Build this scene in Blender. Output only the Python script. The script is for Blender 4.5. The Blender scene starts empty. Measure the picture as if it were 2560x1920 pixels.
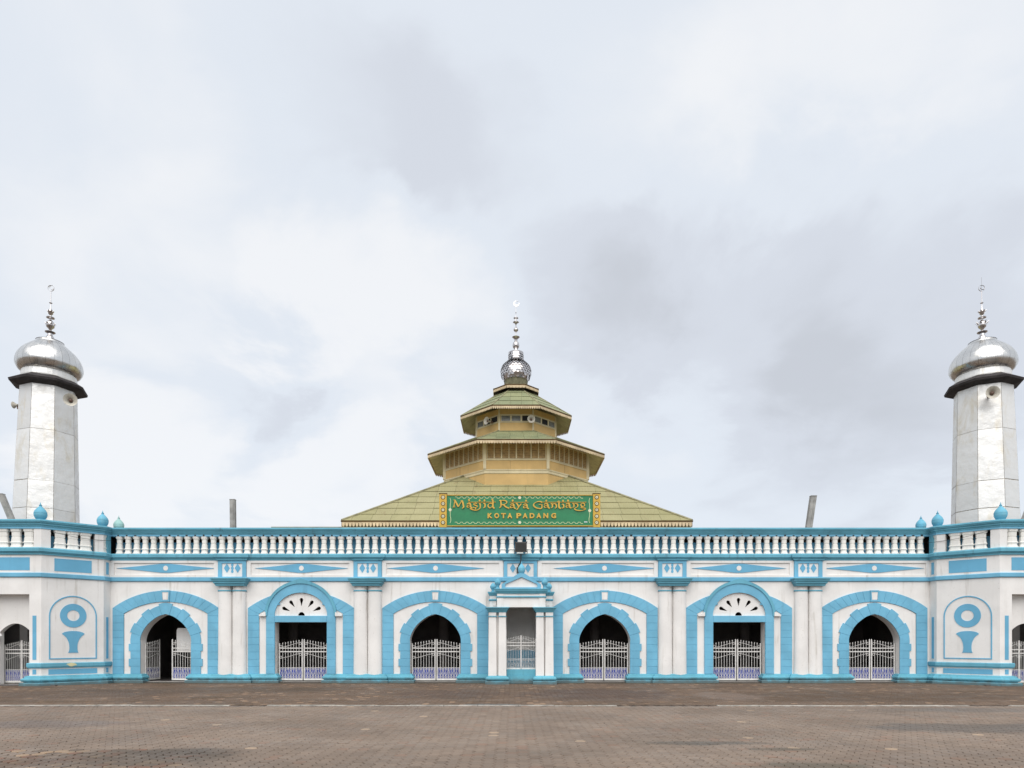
import bpy, bmesh, math, random
import numpy as np
from mathutils import Matrix, Vector
from mathutils.geometry import tessellate_polygon

R = math.radians
random.seed(7)
scene = bpy.context.scene
col = scene.collection

# ------------------------------------------------------------------ camera
EYE_H, DIST = 2.07, 33.0
cam_d = bpy.data.cameras.new("camera")
cam = bpy.data.objects.new("camera", cam_d)
col.objects.link(cam)
cam.location = (0, -DIST, EYE_H)
cam.rotation_euler = (R(90), 0, 0)
cam_d.sensor_width = 36.0
cam_d.lens = 36.0 * 1700 / 2560
cam_d.shift_y = 0.25
cam_d.clip_start = 0.1
cam_d.clip_end = 2000
scene.camera = cam

# ------------------------------------------------------------------ light
scene.view_settings.view_transform = 'Standard'
scene.view_settings.look = 'None'
scene.view_settings.gamma = 1
scene.view_settings.use_curve_mapping = False
scene.view_settings.exposure = 1.0
SUN_EL, SUN_AZ = 52, 182          # azimuth clockwise from +Y: behind the camera
sun_d = bpy.data.lights.new("sun", 'SUN')
sun_d.energy = 1.5
sun_d.angle = R(70)
sun_d.color = (1.0, 0.965, 0.92)
sun = bpy.data.objects.new("sun", sun_d)
col.objects.link(sun)
sdir = Vector((math.sin(R(SUN_AZ)) * math.cos(R(SUN_EL)), math.cos(R(SUN_AZ)) * math.cos(R(SUN_EL)), math.sin(R(SUN_EL))))
sun.rotation_euler = sdir.to_track_quat('Z', 'Y').to_euler()
sun.location = sdir * 60

world = bpy.data.worlds.new("World")
scene.world = world
world.use_nodes = True


def nd(nt, typ, **kw):
    n = nt.nodes.new(typ)
    for k, v in kw.items():
        setattr(n, k, v)
    return n


def setin(n, **kw):
    for k, v in kw.items():
        n.inputs[k].default_value = v


def build_world():
    nt = world.node_tree
    nt.nodes.clear()
    L = nt.links.new
    out = nd(nt, 'ShaderNodeOutputWorld')
    bg = nd(nt, 'ShaderNodeBackground')
    sky = nd(nt, 'ShaderNodeTexSky', sky_type='NISHITA', sun_disc=False)
    sky.sun_elevation = R(SUN_EL)
    sky.sun_rotation = R(SUN_AZ)
    tc = nd(nt, 'ShaderNodeTexCoord')
    sep = nd(nt, 'ShaderNodeSeparateXYZ')
    L(tc.outputs['Generated'], sep.inputs[0])

    def m(op, a, b=None, c=None):
        n = nd(nt, 'ShaderNodeMath', operation=op)
        for i, v in enumerate((a, b, c)):
            if v is None:
                continue
            if isinstance(v, (int, float)):
                n.inputs[i].default_value = v
            else:
                L(v, n.inputs[i])
        return n.outputs[0]
    zz = m('ADD', m('MAXIMUM', sep.outputs[2], 0.0), 0.32)
    px, py = m('DIVIDE', sep.outputs[0], zz), m('DIVIDE', sep.outputs[1], zz)
    comb = nd(nt, 'ShaderNodeCombineXYZ')
    L(px, comb.inputs[0]); L(py, comb.inputs[1]); comb.inputs[2].default_value = 3.7
    n1 = nd(nt, 'ShaderNodeTexNoise')
    setin(n1, Scale=1.15, Detail=7.0, Roughness=0.52, Distortion=0.25)
    L(comb.outputs[0], n1.inputs['Vector'])
    n2 = nd(nt, 'ShaderNodeTexNoise')
    setin(n2, Scale=3.4, Detail=5.0, Roughness=0.5, Distortion=0.4)
    L(comb.outputs[0], n2.inputs['Vector'])
    v = m('MULTIPLY_ADD', m('SUBTRACT', n1.outputs[0], 0.5), 0.55, 0.56)
    v = m('MULTIPLY_ADD', m('SUBTRACT', n2.outputs[0], 0.5), 0.40, v)
    # the broad cloud banks the photograph shows: darker bank to the right, bright breaks lower left
    nz = nd(nt, 'ShaderNodeTexNoise')
    setin(nz, Scale=2.6, Detail=6.0, Roughness=0.6, Distortion=0.3)
    L(comb.outputs[0], nz.inputs['Vector'])
    wsub = nd(nt, 'ShaderNodeVectorMath', operation='SUBTRACT')
    L(nz.outputs['Color'], wsub.inputs[0]); wsub.inputs[1].default_value = (0.5, 0.5, 0.5)
    wmul = nd(nt, 'ShaderNodeVectorMath', operation='MULTIPLY_ADD')
    L(wsub.outputs[0], wmul.inputs[0]); wmul.inputs[1].default_value = (0.30, 0.30, 0.30); L(tc.outputs['Generated'], wmul.inputs[2])
    wn = nd(nt, 'ShaderNodeVectorMath', operation='NORMALIZE')
    L(wmul.outputs[0], wn.inputs[0])

    def bank(pxl, pyl, rad, w):
        nonlocal v
        d = Vector(((pxl - 1280) / 1700, 1, (1600 - pyl) / 1700)).normalized()
        dp = nd(nt, 'ShaderNodeVectorMath', operation='DOT_PRODUCT')
        L(wn.outputs[0], dp.inputs[0]); dp.inputs[1].default_value = d
        mr = nd(nt, 'ShaderNodeMapRange', interpolation_type='SMOOTHSTEP')
        L(dp.outputs['Value'], mr.inputs[0])
        setin(mr, **{'From Min': math.cos(R(rad)), 'From Max': 1.0, 'To Min': 0.0, 'To Max': w})
        v = m('ADD', v, mr.outputs[0])
    bank(1520, 760, 9, -0.17); bank(1820, 770, 13, -0.25); bank(2260, 790, 14, -0.30); bank(1650, 620, 10, -0.05)
    bank(850, 370, 11, -0.15); bank(1150, 300, 8, -0.07); bank(560, 1070, 9, -0.18); bank(760, 980, 7, -0.10); bank(2050, 1160, 11, -0.08)
    bank(850, 720, 9, 0.26); bank(1020, 640, 7, 0.14); bank(330, 1130, 8, 0.24); bank(880, 1180, 8, 0.24); bank(1180, 900, 6, 0.10)
    bank(2150, 360, 15, 0.16); bank(1650, 380, 10, 0.06); bank(1800, 980, 9, 0.10); bank(560, 1300, 8, 0.16); bank(400, 700, 10, 0.06)
    ramp = nd(nt, 'ShaderNodeValToRGB')
    cr = ramp.color_ramp
    cr.interpolation = 'EASE'
    G = 1 / 2.0
    stops = [(0.10, (0.612, 0.640, 0.695)), (0.36, (0.705, 0.742, 0.812)), (0.56, (0.795, 0.845, 0.915)), (0.80, (0.925, 0.940, 0.965))]
    while len(cr.elements) < 4:
        cr.elements.new(0.5)
    for e, (p, c) in zip(cr.elements, stops):
        e.position = p
        e.color = tuple(x * G for x in c) + (1,)
    L(v, ramp.inputs[0])
    mul = nd(nt, 'ShaderNodeMixRGB', blend_type='MULTIPLY')
    mul.inputs[0].default_value = 1
    L(sky.outputs[0], mul.inputs[1]); mul.inputs[2].default_value = (0.08, 0.08, 0.08, 1)
    mix = nd(nt, 'ShaderNodeMixRGB')
    mix.inputs[0].default_value = 0.94
    L(mul.outputs[0], mix.inputs[1]); L(ramp.outputs[0], mix.inputs[2])
    L(mix.outputs[0], bg.inputs[0])
    bg.inputs[1].default_value = 1.0
    L(bg.outputs[0], out.inputs[0])


build_world()

# ------------------------------------------------------------------ materials


def new_mat(name):
    m = bpy.data.materials.new(name)
    m.use_nodes = True
    nt = m.node_tree
    return m, nt, nt.nodes['Principled BSDF'], nt.links.new


def noise(nt, L, vec, scale, detail=4, rough=0.55, stretch=None, dist=0.0):
    if stretch:
        mp = nd(nt, 'ShaderNodeMapping')
        mp.inputs['Scale'].default_value = stretch
        L(vec, mp.inputs[0])
        vec = mp.outputs[0]
    n = nd(nt, 'ShaderNodeTexNoise')
    setin(n, Scale=scale, Detail=detail, Roughness=rough, Distortion=dist)
    L(vec, n.inputs['Vector'])
    return n.outputs[0]


def ramp2(nt, L, fac, lo, hi, a=0.0, b=1.0, smooth=True):
    mr = nd(nt, 'ShaderNodeMapRange')
    if smooth:
        mr.interpolation_type = 'SMOOTHSTEP'
    setin(mr, **{'From Min': lo, 'From Max': hi, 'To Min': a, 'To Max': b})
    L(fac, mr.inputs[0])
    return mr.outputs[0]


def mixc(nt, L, fac, a, b, mode='MIX'):
    n = nd(nt, 'ShaderNodeMixRGB', blend_type=mode)
    for i, v in enumerate((fac, a, b)):
        if isinstance(v, (int, float)):
            n.inputs[i].default_value = v
        elif isinstance(v, tuple):
            n.inputs[i].default_value = v + (1,) if len(v) == 3 else v
        else:
            L(v, n.inputs[i])
    return n.outputs[0]


def paint(name, rgb, stain=(0.35, 0.31, 0.26), amt=0.35, chip=None, chip_at=0.70, rough=0.62, bump=0.15, var=0.06, splash=0.0):
    """weathered wall paint: cloudy tone, run marks, chips, splash dirt near the ground"""
    m, nt, b, L = new_mat(name)
    geo = nd(nt, 'ShaderNodeNewGeometry')
    P = geo.outputs['Position']
    c = mixc(nt, L, ramp2(nt, L, noise(nt, L, P, 0.9, 5), 0.35, 0.68), tuple(x * (1 - var) for x in rgb), tuple(min(1, x * (1 + var)) for x in rgb))
    streak = noise(nt, L, P, 1.0, 5, 0.6, stretch=(4.5, 4.5, 0.35))
    patch = noise(nt, L, P, 0.55, 4, 0.6)
    s = nd(nt, 'ShaderNodeMath', operation='MULTIPLY')
    L(ramp2(nt, L, streak, 0.52, 0.78), s.inputs[0])
    L(ramp2(nt, L, patch, 0.42, 0.66, 0.1, amt), s.inputs[1])
    c = mixc(nt, L, s.outputs[0], c, stain)
    speck = ramp2(nt, L, noise(nt, L, P, 9.0, 5, 0.7), 0.60, 0.78, 0, 0.22 * amt / 0.35)
    c = mixc(nt, L, speck, c, stain)
    if splash:
        sp = nd(nt, 'ShaderNodeSeparateXYZ')
        L(P, sp.inputs[0])
        h = nd(nt, 'ShaderNodeMath', operation='MULTIPLY_ADD')
        L(noise(nt, L, P, 2.6, 5, 0.65), h.inputs[0]); h.inputs[1].default_value = -0.55; L(sp.outputs[2], h.inputs[2])
        c = mixc(nt, L, ramp2(nt, L, h.outputs[0], -0.24, 0.02, splash, 0.0), c, (0.10, 0.085, 0.065))
    if chip:
        ch = noise(nt, L, P, 3.1, 6, 0.62, dist=0.6)
        c = mixc(nt, L, ramp2(nt, L, ch, chip_at, chip_at + 0.015), c, chip)
    L(c, b.inputs['Base Color'])
    b.inputs['Roughness'].default_value = rough
    b.inputs['Specular IOR Level'].default_value = 0.3
    bp = nd(nt, 'ShaderNodeBump')
    setin(bp, Strength=bump, Distance=0.02)
    L(noise(nt, L, P, 14, 6, 0.7), bp.inputs['Height'])
    L(bp.outputs[0], b.inputs['Normal'])
    return m


def plain(name, rgb, rough=0.6, metal=0.0, var=0.1, scale=3.0, bump=0.0, spec=0.5):
    m, nt, b, L = new_mat(name)
    geo = nd(nt, 'ShaderNodeNewGeometry')
    P = geo.outputs['Position']
    c = mixc(nt, L, ramp2(nt, L, noise(nt, L, P, scale, 5, 0.6), 0.3, 0.7), tuple(x * (1 - var) for x in rgb), tuple(min(1, x * (1 + var)) for x in rgb))
    L(c, b.inputs['Base Color'])
    setin(b, Roughness=rough, Metallic=metal)
    b.inputs['Specular IOR Level'].default_value = spec
    if bump:
        bp = nd(nt, 'ShaderNodeBump')
        setin(bp, Strength=bump, Distance=0.02)
        L(noise(nt, L, P, scale * 5, 5, 0.7), bp.inputs['Height'])
        L(bp.outputs[0], b.inputs['Normal'])
    return m


def sheet_metal(name, rgb, rough=0.33, tint=(0.62, 0.55, 0.42), amt=0.35, dent=0.35, metal=0.85, per=0.16):
    m, nt, b, L = new_mat(name)
    geo = nd(nt, 'ShaderNodeNewGeometry')
    P = geo.outputs['Position']
    oi = nd(nt, 'ShaderNodeObjectInfo')
    a = tuple(x * (1 - per) for x in rgb)
    c = mixc(nt, L, oi.outputs['Random'], a, rgb)
    st = noise(nt, L, P, 0.9, 5, 0.6, stretch=(1.6, 1.6, 0.7), dist=0.5)
    c = mixc(nt, L, ramp2(nt, L, st, 0.50, 0.72, 0, amt), c, tint)
    L(c, b.inputs['Base Color'])
    setin(b, Metallic=metal)
    L(ramp2(nt, L, noise(nt, L, P, 3.5, 4), 0.3, 0.7, rough - 0.08, rough + 0.12), b.inputs['Roughness'])
    bp = nd(nt, 'ShaderNodeBump')
    setin(bp, Strength=dent, Distance=0.06)
    L(noise(nt, L, P, 1.7, 3, 0.5), bp.inputs['Height'])
    L(bp.outputs[0], b.inputs['Normal'])
    return m


def roof_tin(name, rgb, rgb2):
    m, nt, b, L = new_mat(name)
    geo = nd(nt, 'ShaderNodeNewGeometry')
    P = geo.outputs['Position']
    oi = nd(nt, 'ShaderNodeObjectInfo')
    c = mixc(nt, L, oi.outputs['Random'], rgb, rgb2)
    c = mixc(nt, L, ramp2(nt, L, noise(nt, L, P, 0.45, 5, 0.6), 0.4, 0.68, 0, 0.6), c, tuple(x * 1.18 for x in rgb2))
    rust = noise(nt, L, P, 1.0, 6, 0.68, stretch=(2.2, 0.7, 0.7), dist=0.3)
    c = mixc(nt, L, ramp2(nt, L, rust, 0.56, 0.76, 0, 0.55), c, (0.20, 0.13, 0.07))
    L(c, b.inputs['Base Color'])
    setin(b, Roughness=0.62)
    b.inputs["Specular IOR Level"].default_value = 0.25
    bp = nd(nt, 'ShaderNodeBump')
    setin(bp, Strength=0.5, Distance=0.03)
    wv = nd(nt, 'ShaderNodeTexWave', bands_direction='X')
    setin(wv, Scale=1.6, Distortion=0.6, Detail=1.0)
    L(P, wv.inputs['Vector'])
    L(wv.outputs['Fac'], bp.inputs['Height'])
    L(bp.outputs[0], b.inputs['Normal'])
    return m


BLUE = (0.160, 0.424, 0.590)
M_WHITE = paint("white_wall_paint", (0.765, 0.745, 0.718), stain=(0.42, 0.385, 0.33), amt=0.95, var=0.05)
M_BLUE = paint("sky_blue_paint", BLUE, stain=(0.10, 0.24, 0.34), amt=0.50, chip=(0.70, 0.70, 0.66), chip_at=0.755, var=0.09)
M_BLUE2 = paint("cornice_blue_paint", (0.128, 0.375, 0.485), stain=(0.06, 0.10, 0.12), amt=0.75, chip=(0.72, 0.72, 0.66), chip_at=0.765, var=0.10)
M_BLUEPANEL = paint("panel_blue_paint", (0.140, 0.395, 0.575), stain=(0.10, 0.24, 0.36), amt=0.25, var=0.06)
M_JOINT = paint("joint_blue_paint", (0.12, 0.36, 0.515), amt=0.3, var=0.1)
M_PLINTH = paint("plinth_teal_paint", (0.115, 0.37, 0.47), stain=(0.05, 0.08, 0.09), amt=0.7, chip=(0.045, 0.05, 0.05), chip_at=0.735, var=0.12, splash=0.75)
M_BALUSTER = paint("baluster_white_paint", (0.80, 0.78, 0.73), stain=(0.40, 0.36, 0.28), amt=0.55, var=0.05)
M_GATE = plain("cream_iron_paint", (0.70, 0.68, 0.65), 0.45, var=0.10, scale=6)
M_NAVY = plain("navy_panel_paint", (0.030, 0.055, 0.33), 0.55, var=0.2, scale=4)
M_DARK = plain("interior_shade_dark", (0.125, 0.110, 0.102), 0.8, var=0.25, scale=1.0)  # shade of the unlit inside put into the colour, darker than the real walls
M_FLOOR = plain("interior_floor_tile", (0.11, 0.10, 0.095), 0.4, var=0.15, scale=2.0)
M_NICHE = paint("grey_niche_plaster", (0.58, 0.57, 0.55), stain=(0.3, 0.29, 0.27), amt=0.4, var=0.08)
M_BLACK = plain("hole_shade_black", (0.012, 0.012, 0.014), 0.8, var=0.2)  # black standing for the shade inside holes and open windows
M_STEEL = sheet_metal("minaret_sheet_steel", (0.80, 0.79, 0.765), 0.44, amt=0.65, dent=0.60, metal=0.42, per=0.12)
M_SEAM = plain("seam_rust", (0.62, 0.56, 0.47), 0.7, metal=0.3, var=0.35, scale=5)
M_DOME = sheet_metal("dome_polished_steel", (0.68, 0.67, 0.65), 0.28, amt=0.2, dent=0.05, metal=1.0, per=0.10)
M_CHROME = sheet_metal("finial_steel", (0.66, 0.63, 0.62), 0.20, tint=(0.45, 0.36, 0.33), amt=0.4, dent=0.05, metal=1.0)
M_EAVE = plain("tarred_eave", (0.030, 0.024, 0.024), 0.75, var=0.4, scale=4, bump=0.2)
M_ROOF = roof_tin("main_roof_tin", (0.285, 0.265, 0.130), (0.320, 0.293, 0.155))
M_ROOFG = roof_tin("upper_roof_tin", (0.198, 0.222, 0.122), (0.248, 0.258, 0.138))
M_ROOFJ = plain("roof_seam", (0.16, 0.15, 0.088), 0.8, var=0.3)
M_SOFFIT = plain("soffit_board_paint", (0.66, 0.61, 0.39), 0.7, var=0.15, scale=2)
M_RIDGE = plain("ridge_flashing", (0.25, 0.23, 0.13), 0.6, var=0.3, scale=2)
M_TAN = paint("ochre_board_paint", (0.60, 0.405, 0.165), stain=(0.33, 0.24, 0.12), amt=0.45, var=0.08)
M_CREAM = paint("cream_trim_paint", (0.66, 0.575, 0.38), stain=(0.30, 0.24, 0.14), amt=0.5, var=0.10)
M_FRINGE = paint("fringe_cream_paint", (0.64, 0.51, 0.33), stain=(0.25, 0.18, 0.10), amt=0.6, var=0.15)
M_LOUVRE = plain("louvre_wood", (0.36, 0.235, 0.105), 0.7, var=0.3, scale=5)
M_PANE = plain("dusty_glass", (0.16, 0.165, 0.155), 0.25, var=0.2, scale=3)
M_GREEN = plain("sign_green_paint", (0.013, 0.185, 0.070), 0.45, var=0.10, scale=2)
M_GOLD = plain("sign_gold_paint", (0.62, 0.36, 0.045), 0.45, var=0.12, scale=8)
M_GOLDP = plain("sign_pillar_yellow", (0.60, 0.36, 0.045), 0.5, var=0.10, scale=5)
M_BROWN = plain("sign_edge_brown", (0.10, 0.055, 0.012), 0.6, var=0.2)
M_PALE = plain("sign_pale_lines", (0.50, 0.58, 0.30), 0.5, var=0.10)
M_CREAMW = plain("sign_cream_flower", (0.70, 0.66, 0.45), 0.5, var=0.10)
M_HORN = plain("horn_speaker_enamel", (0.50, 0.47, 0.40), 0.4, var=0.15)
M_HORND = plain("horn_driver_brown", (0.12, 0.07, 0.05), 0.5, var=0.2)
M_GREY = plain("weathered_grey_post", (0.30, 0.29, 0.27), 0.7, var=0.25, scale=3, bump=0.2)
M_LAMP = plain("floodlight_housing", (0.040, 0.040, 0.038), 0.6, var=0.3)
M_LAMPG = plain("floodlight_glass", (0.03, 0.032, 0.03), 0.6, var=0.1, spec=0.15)
M_KERB = plain("kerb_concrete", (0.42, 0.395, 0.35), 0.9, var=0.35, scale=2.2, bump=0.3)
M_BOARD = plain("white_board", (0.78, 0.77, 0.75), 0.5, var=0.03)
M_WIRE = plain("cable_black", (0.02, 0.02, 0.02), 0.6)
M_ONIONY = paint("faded_finial_paint", (0.30, 0.48, 0.45), stain=(0.15, 0.4, 0.55), amt=0.8, var=0.2)
M_ONION = paint("finial_blue_paint", (0.14, 0.41, 0.545), stain=(0.55, 0.62, 0.45), amt=0.4, var=0.12)


def paver_mat(name, base, moss, dark_amt, use_attr=True):
    """interlocking concrete pavers: per-block tone, worn centre tracks, damp and mossy stains with their own shapes"""
    m, nt, b, L = new_mat(name)
    geo = nd(nt, 'ShaderNodeNewGeometry')
    P = geo.outputs['Position']
    c = mixc(nt, L, ramp2(nt, L, noise(nt, L, P, 0.35, 5, 0.6), 0.35, 0.66), tuple(x * 0.86 for x in base), tuple(x * 1.10 for x in base))
    if use_attr:
        at = nd(nt, 'ShaderNodeAttribute', attribute_name='tint')
        c = mixc(nt, L, 1.0, c, at.outputs['Color'], 'MULTIPLY')
    c = mixc(nt, L, ramp2(nt, L, noise(nt, L, P, 0.55, 6, 0.65, stretch=(0.55, 1.2, 1)), 0.52, 0.66, 0, dark_amt), c, moss)
    c = mixc(nt, L, ramp2(nt, L, noise(nt, L, P, 9, 5, 0.7), 0.55, 0.75, 0, 0.35), c, tuple(x * 0.62 for x in base))

    def blot(x, y, rx, ry, rgb, a):
        nonlocal c
        mp = nd(nt, 'ShaderNodeMapping', vector_type='TEXTURE')
        mp.inputs['Location'].default_value = (x, y, 0)
        mp.inputs['Scale'].default_value = (rx, ry, 1)
        L(P, mp.inputs[0])
        ln = nd(nt, 'ShaderNodeVectorMath', operation='LENGTH')
        ff = nd(nt, 'ShaderNodeVectorMath', operation='MULTIPLY')
        L(mp.outputs[0], ff.inputs[0]); ff.inputs[1].default_value = (1, 1, 0)
        L(ff.outputs[0], ln.inputs[0])
        ad = nd(nt, 'ShaderNodeMath', operation='MULTIPLY_ADD')
        L(noise(nt, L, P, 1.5, 5, 0.7), ad.inputs[0]); ad.inputs[1].default_value = 1.5
        L(ln.outputs['Value'], ad.inputs[2])
        c = mixc(nt, L, ramp2(nt, L, ad.outputs[0], 1.35, 1.85, a, 0), c, rgb)
    for s in STAINS:
        blot(*s)
    L(c, b.inputs['Base Color'])
    L(ramp2(nt, L, noise(nt, L, P, 0.8, 5, 0.6), 0.35, 0.65, 0.55, 0.85), b.inputs['Roughness'])
    b.inputs['Specular IOR Level'].default_value = 0.22
    bp = nd(nt, 'ShaderNodeBump')
    setin(bp, Strength=0.25, Distance=0.01)
    L(noise(nt, L, P, 40, 4, 0.7), bp.inputs['Height'])
    L(bp.outputs[0], b.inputs['Normal'])
    return m


def gpos(px, py):
    Z = 1700 * EYE_H / (py - 1600)
    return (px - 1280) / 1700 * Z, Z - DIST


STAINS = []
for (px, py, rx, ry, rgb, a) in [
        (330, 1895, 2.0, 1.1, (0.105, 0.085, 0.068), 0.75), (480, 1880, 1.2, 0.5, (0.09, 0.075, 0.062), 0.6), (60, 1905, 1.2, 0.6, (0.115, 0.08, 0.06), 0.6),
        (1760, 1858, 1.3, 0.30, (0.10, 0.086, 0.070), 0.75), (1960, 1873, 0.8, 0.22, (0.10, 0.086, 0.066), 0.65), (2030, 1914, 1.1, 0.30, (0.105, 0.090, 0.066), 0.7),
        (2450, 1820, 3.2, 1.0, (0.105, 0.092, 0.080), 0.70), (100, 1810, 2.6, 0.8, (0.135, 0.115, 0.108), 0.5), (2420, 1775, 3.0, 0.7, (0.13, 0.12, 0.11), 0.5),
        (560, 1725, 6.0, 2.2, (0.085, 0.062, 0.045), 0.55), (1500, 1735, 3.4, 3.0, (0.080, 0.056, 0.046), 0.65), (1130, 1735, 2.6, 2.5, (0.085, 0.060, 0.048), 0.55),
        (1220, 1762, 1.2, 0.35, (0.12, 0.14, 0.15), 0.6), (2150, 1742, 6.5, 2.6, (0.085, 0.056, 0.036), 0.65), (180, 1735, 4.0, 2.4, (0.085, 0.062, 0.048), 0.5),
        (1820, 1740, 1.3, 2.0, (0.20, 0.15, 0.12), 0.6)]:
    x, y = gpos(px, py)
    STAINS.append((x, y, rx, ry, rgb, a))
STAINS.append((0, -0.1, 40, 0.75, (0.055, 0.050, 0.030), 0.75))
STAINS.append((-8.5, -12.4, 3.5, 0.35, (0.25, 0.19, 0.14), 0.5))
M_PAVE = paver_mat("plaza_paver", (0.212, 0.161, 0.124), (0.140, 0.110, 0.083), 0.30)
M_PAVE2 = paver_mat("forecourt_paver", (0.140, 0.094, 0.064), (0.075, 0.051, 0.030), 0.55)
M_SOIL = plain("joint_soil", (0.048, 0.040, 0.033), 0.95, var=0.3, scale=2)

# ------------------------------------------------------------------ mesh helpers


class MB:
    def __init__(self, M=None):
        self.v, self.f, self.M = [], [], M

    def add(self, vs, fs):
        o = len(self.v)
        if self.M is not None:
            vs = [tuple(self.M @ Vector(p)) for p in vs]
        self.v += [tuple(p) for p in vs]
        self.f += [tuple(i + o for i in f) for f in fs]
        return self

    def box(self, x0, x1, y0, y1, z0, z1):
        return self.add([(x0, y0, z0), (x1, y0, z0), (x1, y1, z0), (x0, y1, z0), (x0, y0, z1), (x1, y0, z1), (x1, y1, z1), (x0, y1, z1)],
                        [(0, 3, 2, 1), (4, 5, 6, 7), (0, 1, 5, 4), (1, 2, 6, 5), (2, 3, 7, 6), (3, 0, 4, 7)])

    def cbox(self, x0, x1, y0, y1, z0, z1, c=0.012):
        """box whose front face (y0) is chamfered"""
        return self.chprism([(x0, z0), (x1, z0), (x1, z1), (x0, z1)], y0, y1, c)

    def prism(self, poly, y0, y1):
        n = len(poly)
        vs = [(x, y0, z) for x, z in poly] + [(x, y1, z) for x, z in poly]
        fs = [tuple(range(n)), tuple(range(2 * n - 1, n - 1, -1))] + [(i, i + n, (i + 1) % n + n, (i + 1) % n) for i in range(n)]
        return self.add(vs, fs)

    def chprism(self, poly, y0, y1, c=0.012):
        n = len(poly)
        cx = sum(p[0] for p in poly) / n
        cz = sum(p[1] for p in poly) / n
        sx = max(1e-4, max(p[0] for p in poly) - min(p[0] for p in poly))
        sz = max(1e-4, max(p[1] for p in poly) - min(p[1] for p in poly))
        kx, kz = max(0.5, 1 - 2 * c / sx), max(0.5, 1 - 2 * c / sz)
        vs = [(cx + (x - cx) * kx, y0, cz + (z - cz) * kz) for x, z in poly] + [(x, y0 + c, z) for x, z in poly] + [(x, y1, z) for x, z in poly]
        fs = [tuple(range(n)), tuple(range(3 * n - 1, 2 * n - 1, -1))]
        for i in range(n):
            j = (i + 1) % n
            fs += [(i, i + n, j + n, j), (i + n, i + 2 * n, j + 2 * n, j + n)]
        return self.add(vs, fs)

    def plate(self, outer, holes, y0, y1):
        """flat plate in XZ with holes, thickness y0..y1"""
        loops = [outer] + list(holes)
        tris = tessellate_polygon([[Vector((x, z, 0)) for x, z in lp] for lp in loops])
        flat = [p for lp in loops for p in lp]
        n = len(flat)
        vs = [(x, y0, z) for x, z in flat] + [(x, y1, z) for x, z in flat]
        fs = [tuple(t) for t in tris] + [tuple(i + n for i in reversed(t)) for t in tris]
        o = 0
        for lp in loops:
            k = len(lp)
            for i in range(k):
                a, b = o + i, o + (i + 1) % k
                fs.append((a, a + n, b + n, b))
            o += k
        return self.add(vs, fs)

    def lathe(self, prof, c=(0, 0, 0), seg=16, axis=None, cap=True, squash=1.0):
        """prof: (r, h) list; axis: direction of h"""
        A = Vector(axis).normalized() if axis else Vector((0, 0, 1))
        U = A.orthogonal().normalized() if axis else Vector((1, 0, 0))
        W = A.cross(U)
        vs, fs = [], []
        n = len(prof)
        for r, h in prof:
            for s in range(seg):
                a = 2 * math.pi * s / seg
                p = Vector(c) + A * h + (U * math.cos(a) + W * math.sin(a) * squash) * r
                vs.append(tuple(p))
        for i in range(n - 1):
            for s in range(seg):
                t = (s + 1) % seg
                fs.append((i * seg + s, i * seg + t, (i + 1) * seg + t, (i + 1) * seg + s))
        if cap:
            fs.append(tuple(range(seg - 1, -1, -1)))
            fs.append(tuple((n - 1) * seg + s for s in range(seg)))
        return self.add(vs, fs)

    def tube(self, path, r, seg=5, closed=False):
        path = [Vector(p) for p in path]
        n = len(path)
        vs, fs = [], []
        up = None
        for i, p in enumerate(path):
            a = path[(i - 1) % n] if closed else path[max(0, i - 1)]
            b = path[(i + 1) % n] if closed else path[min(n - 1, i + 1)]
            d = (b - a).normalized()
            if up is None:
                up = d.orthogonal().normalized()
            up = (up - d * up.dot(d)).normalized()
            w = d.cross(up)
            for s in range(seg):
                t = 2 * math.pi * s / seg
                vs.append(tuple(p + (up * math.cos(t) + w * math.sin(t)) * r))
        for i in range(n if closed else n - 1):
            j = (i + 1) % n
            for s in range(seg):
                t = (s + 1) % seg
                fs.append((i * seg + s, i * seg + t, j * seg + t, j * seg + s))
        if not closed:
            fs.append(tuple(range(seg - 1, -1, -1)))
            fs.append(tuple((n - 1) * seg + s for s in range(seg)))
        return self.add(vs, fs)

    def sweep(self, path, prof, closed=False):
        """sweep a closed (out, z) profile along a plan path; outward is to the right of the path"""
        path = [Vector(p) for p in path]
        n, k = len(path), len(prof)
        vs, fs = [], []
        for i, p in enumerate(path):
            d0 = (p - path[i - 1]).normalized() if (i or closed) else None
            d1 = (path[(i + 1) % n] - p).normalized() if (i < n - 1 or closed) else None
            n0 = Vector((d0.y, -d0.x)) if d0 else None
            n1 = Vector((d1.y, -d1.x)) if d1 else None
            if n0 is None:
                off = n1
            elif n1 is None:
                off = n0
            else:
                m = (n0 + n1).normalized()
                off = m / max(0.25, m.dot(n0))
            for o, z in prof:
                vs.append((p.x + off.x * o, p.y + off.y * o, z))
        for i in range(n if closed else n - 1):
            j = (i + 1) % n
            for a in range(k):
                b = (a + 1) % k
                fs.append((i * k + a, j * k + a, j * k + b, i * k + b))
        if not closed:
            fs.append(tuple(range(k)))
            fs.append(tuple((n - 1) * k + a for a in range(k - 1, -1, -1)))
        return self.add(vs, fs)

    def ribbon(self, pts, w, y0, y1, nib=None):
        """flat stroke in XZ with thickness, optional broad-nib width"""
        P = [Vector(p) for p in pts]
        Lf, Rt = [], []
        for i, p in enumerate(P):
            d = (P[min(i + 1, len(P) - 1)] - P[max(0, i - 1)])
            d = d.normalized() if d.length > 1e-9 else Vector((1, 0))
            nrm = Vector((-d.y, d.x))
            ww = w
            if nib is not None:
                ang = math.atan2(d.y, d.x)
                ww = w * (0.45 + 0.55 * abs(math.sin(ang - nib)))
            Lf.append(p + nrm * ww / 2)
            Rt.append(p - nrm * ww / 2)
        vs, fs = [], []
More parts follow.
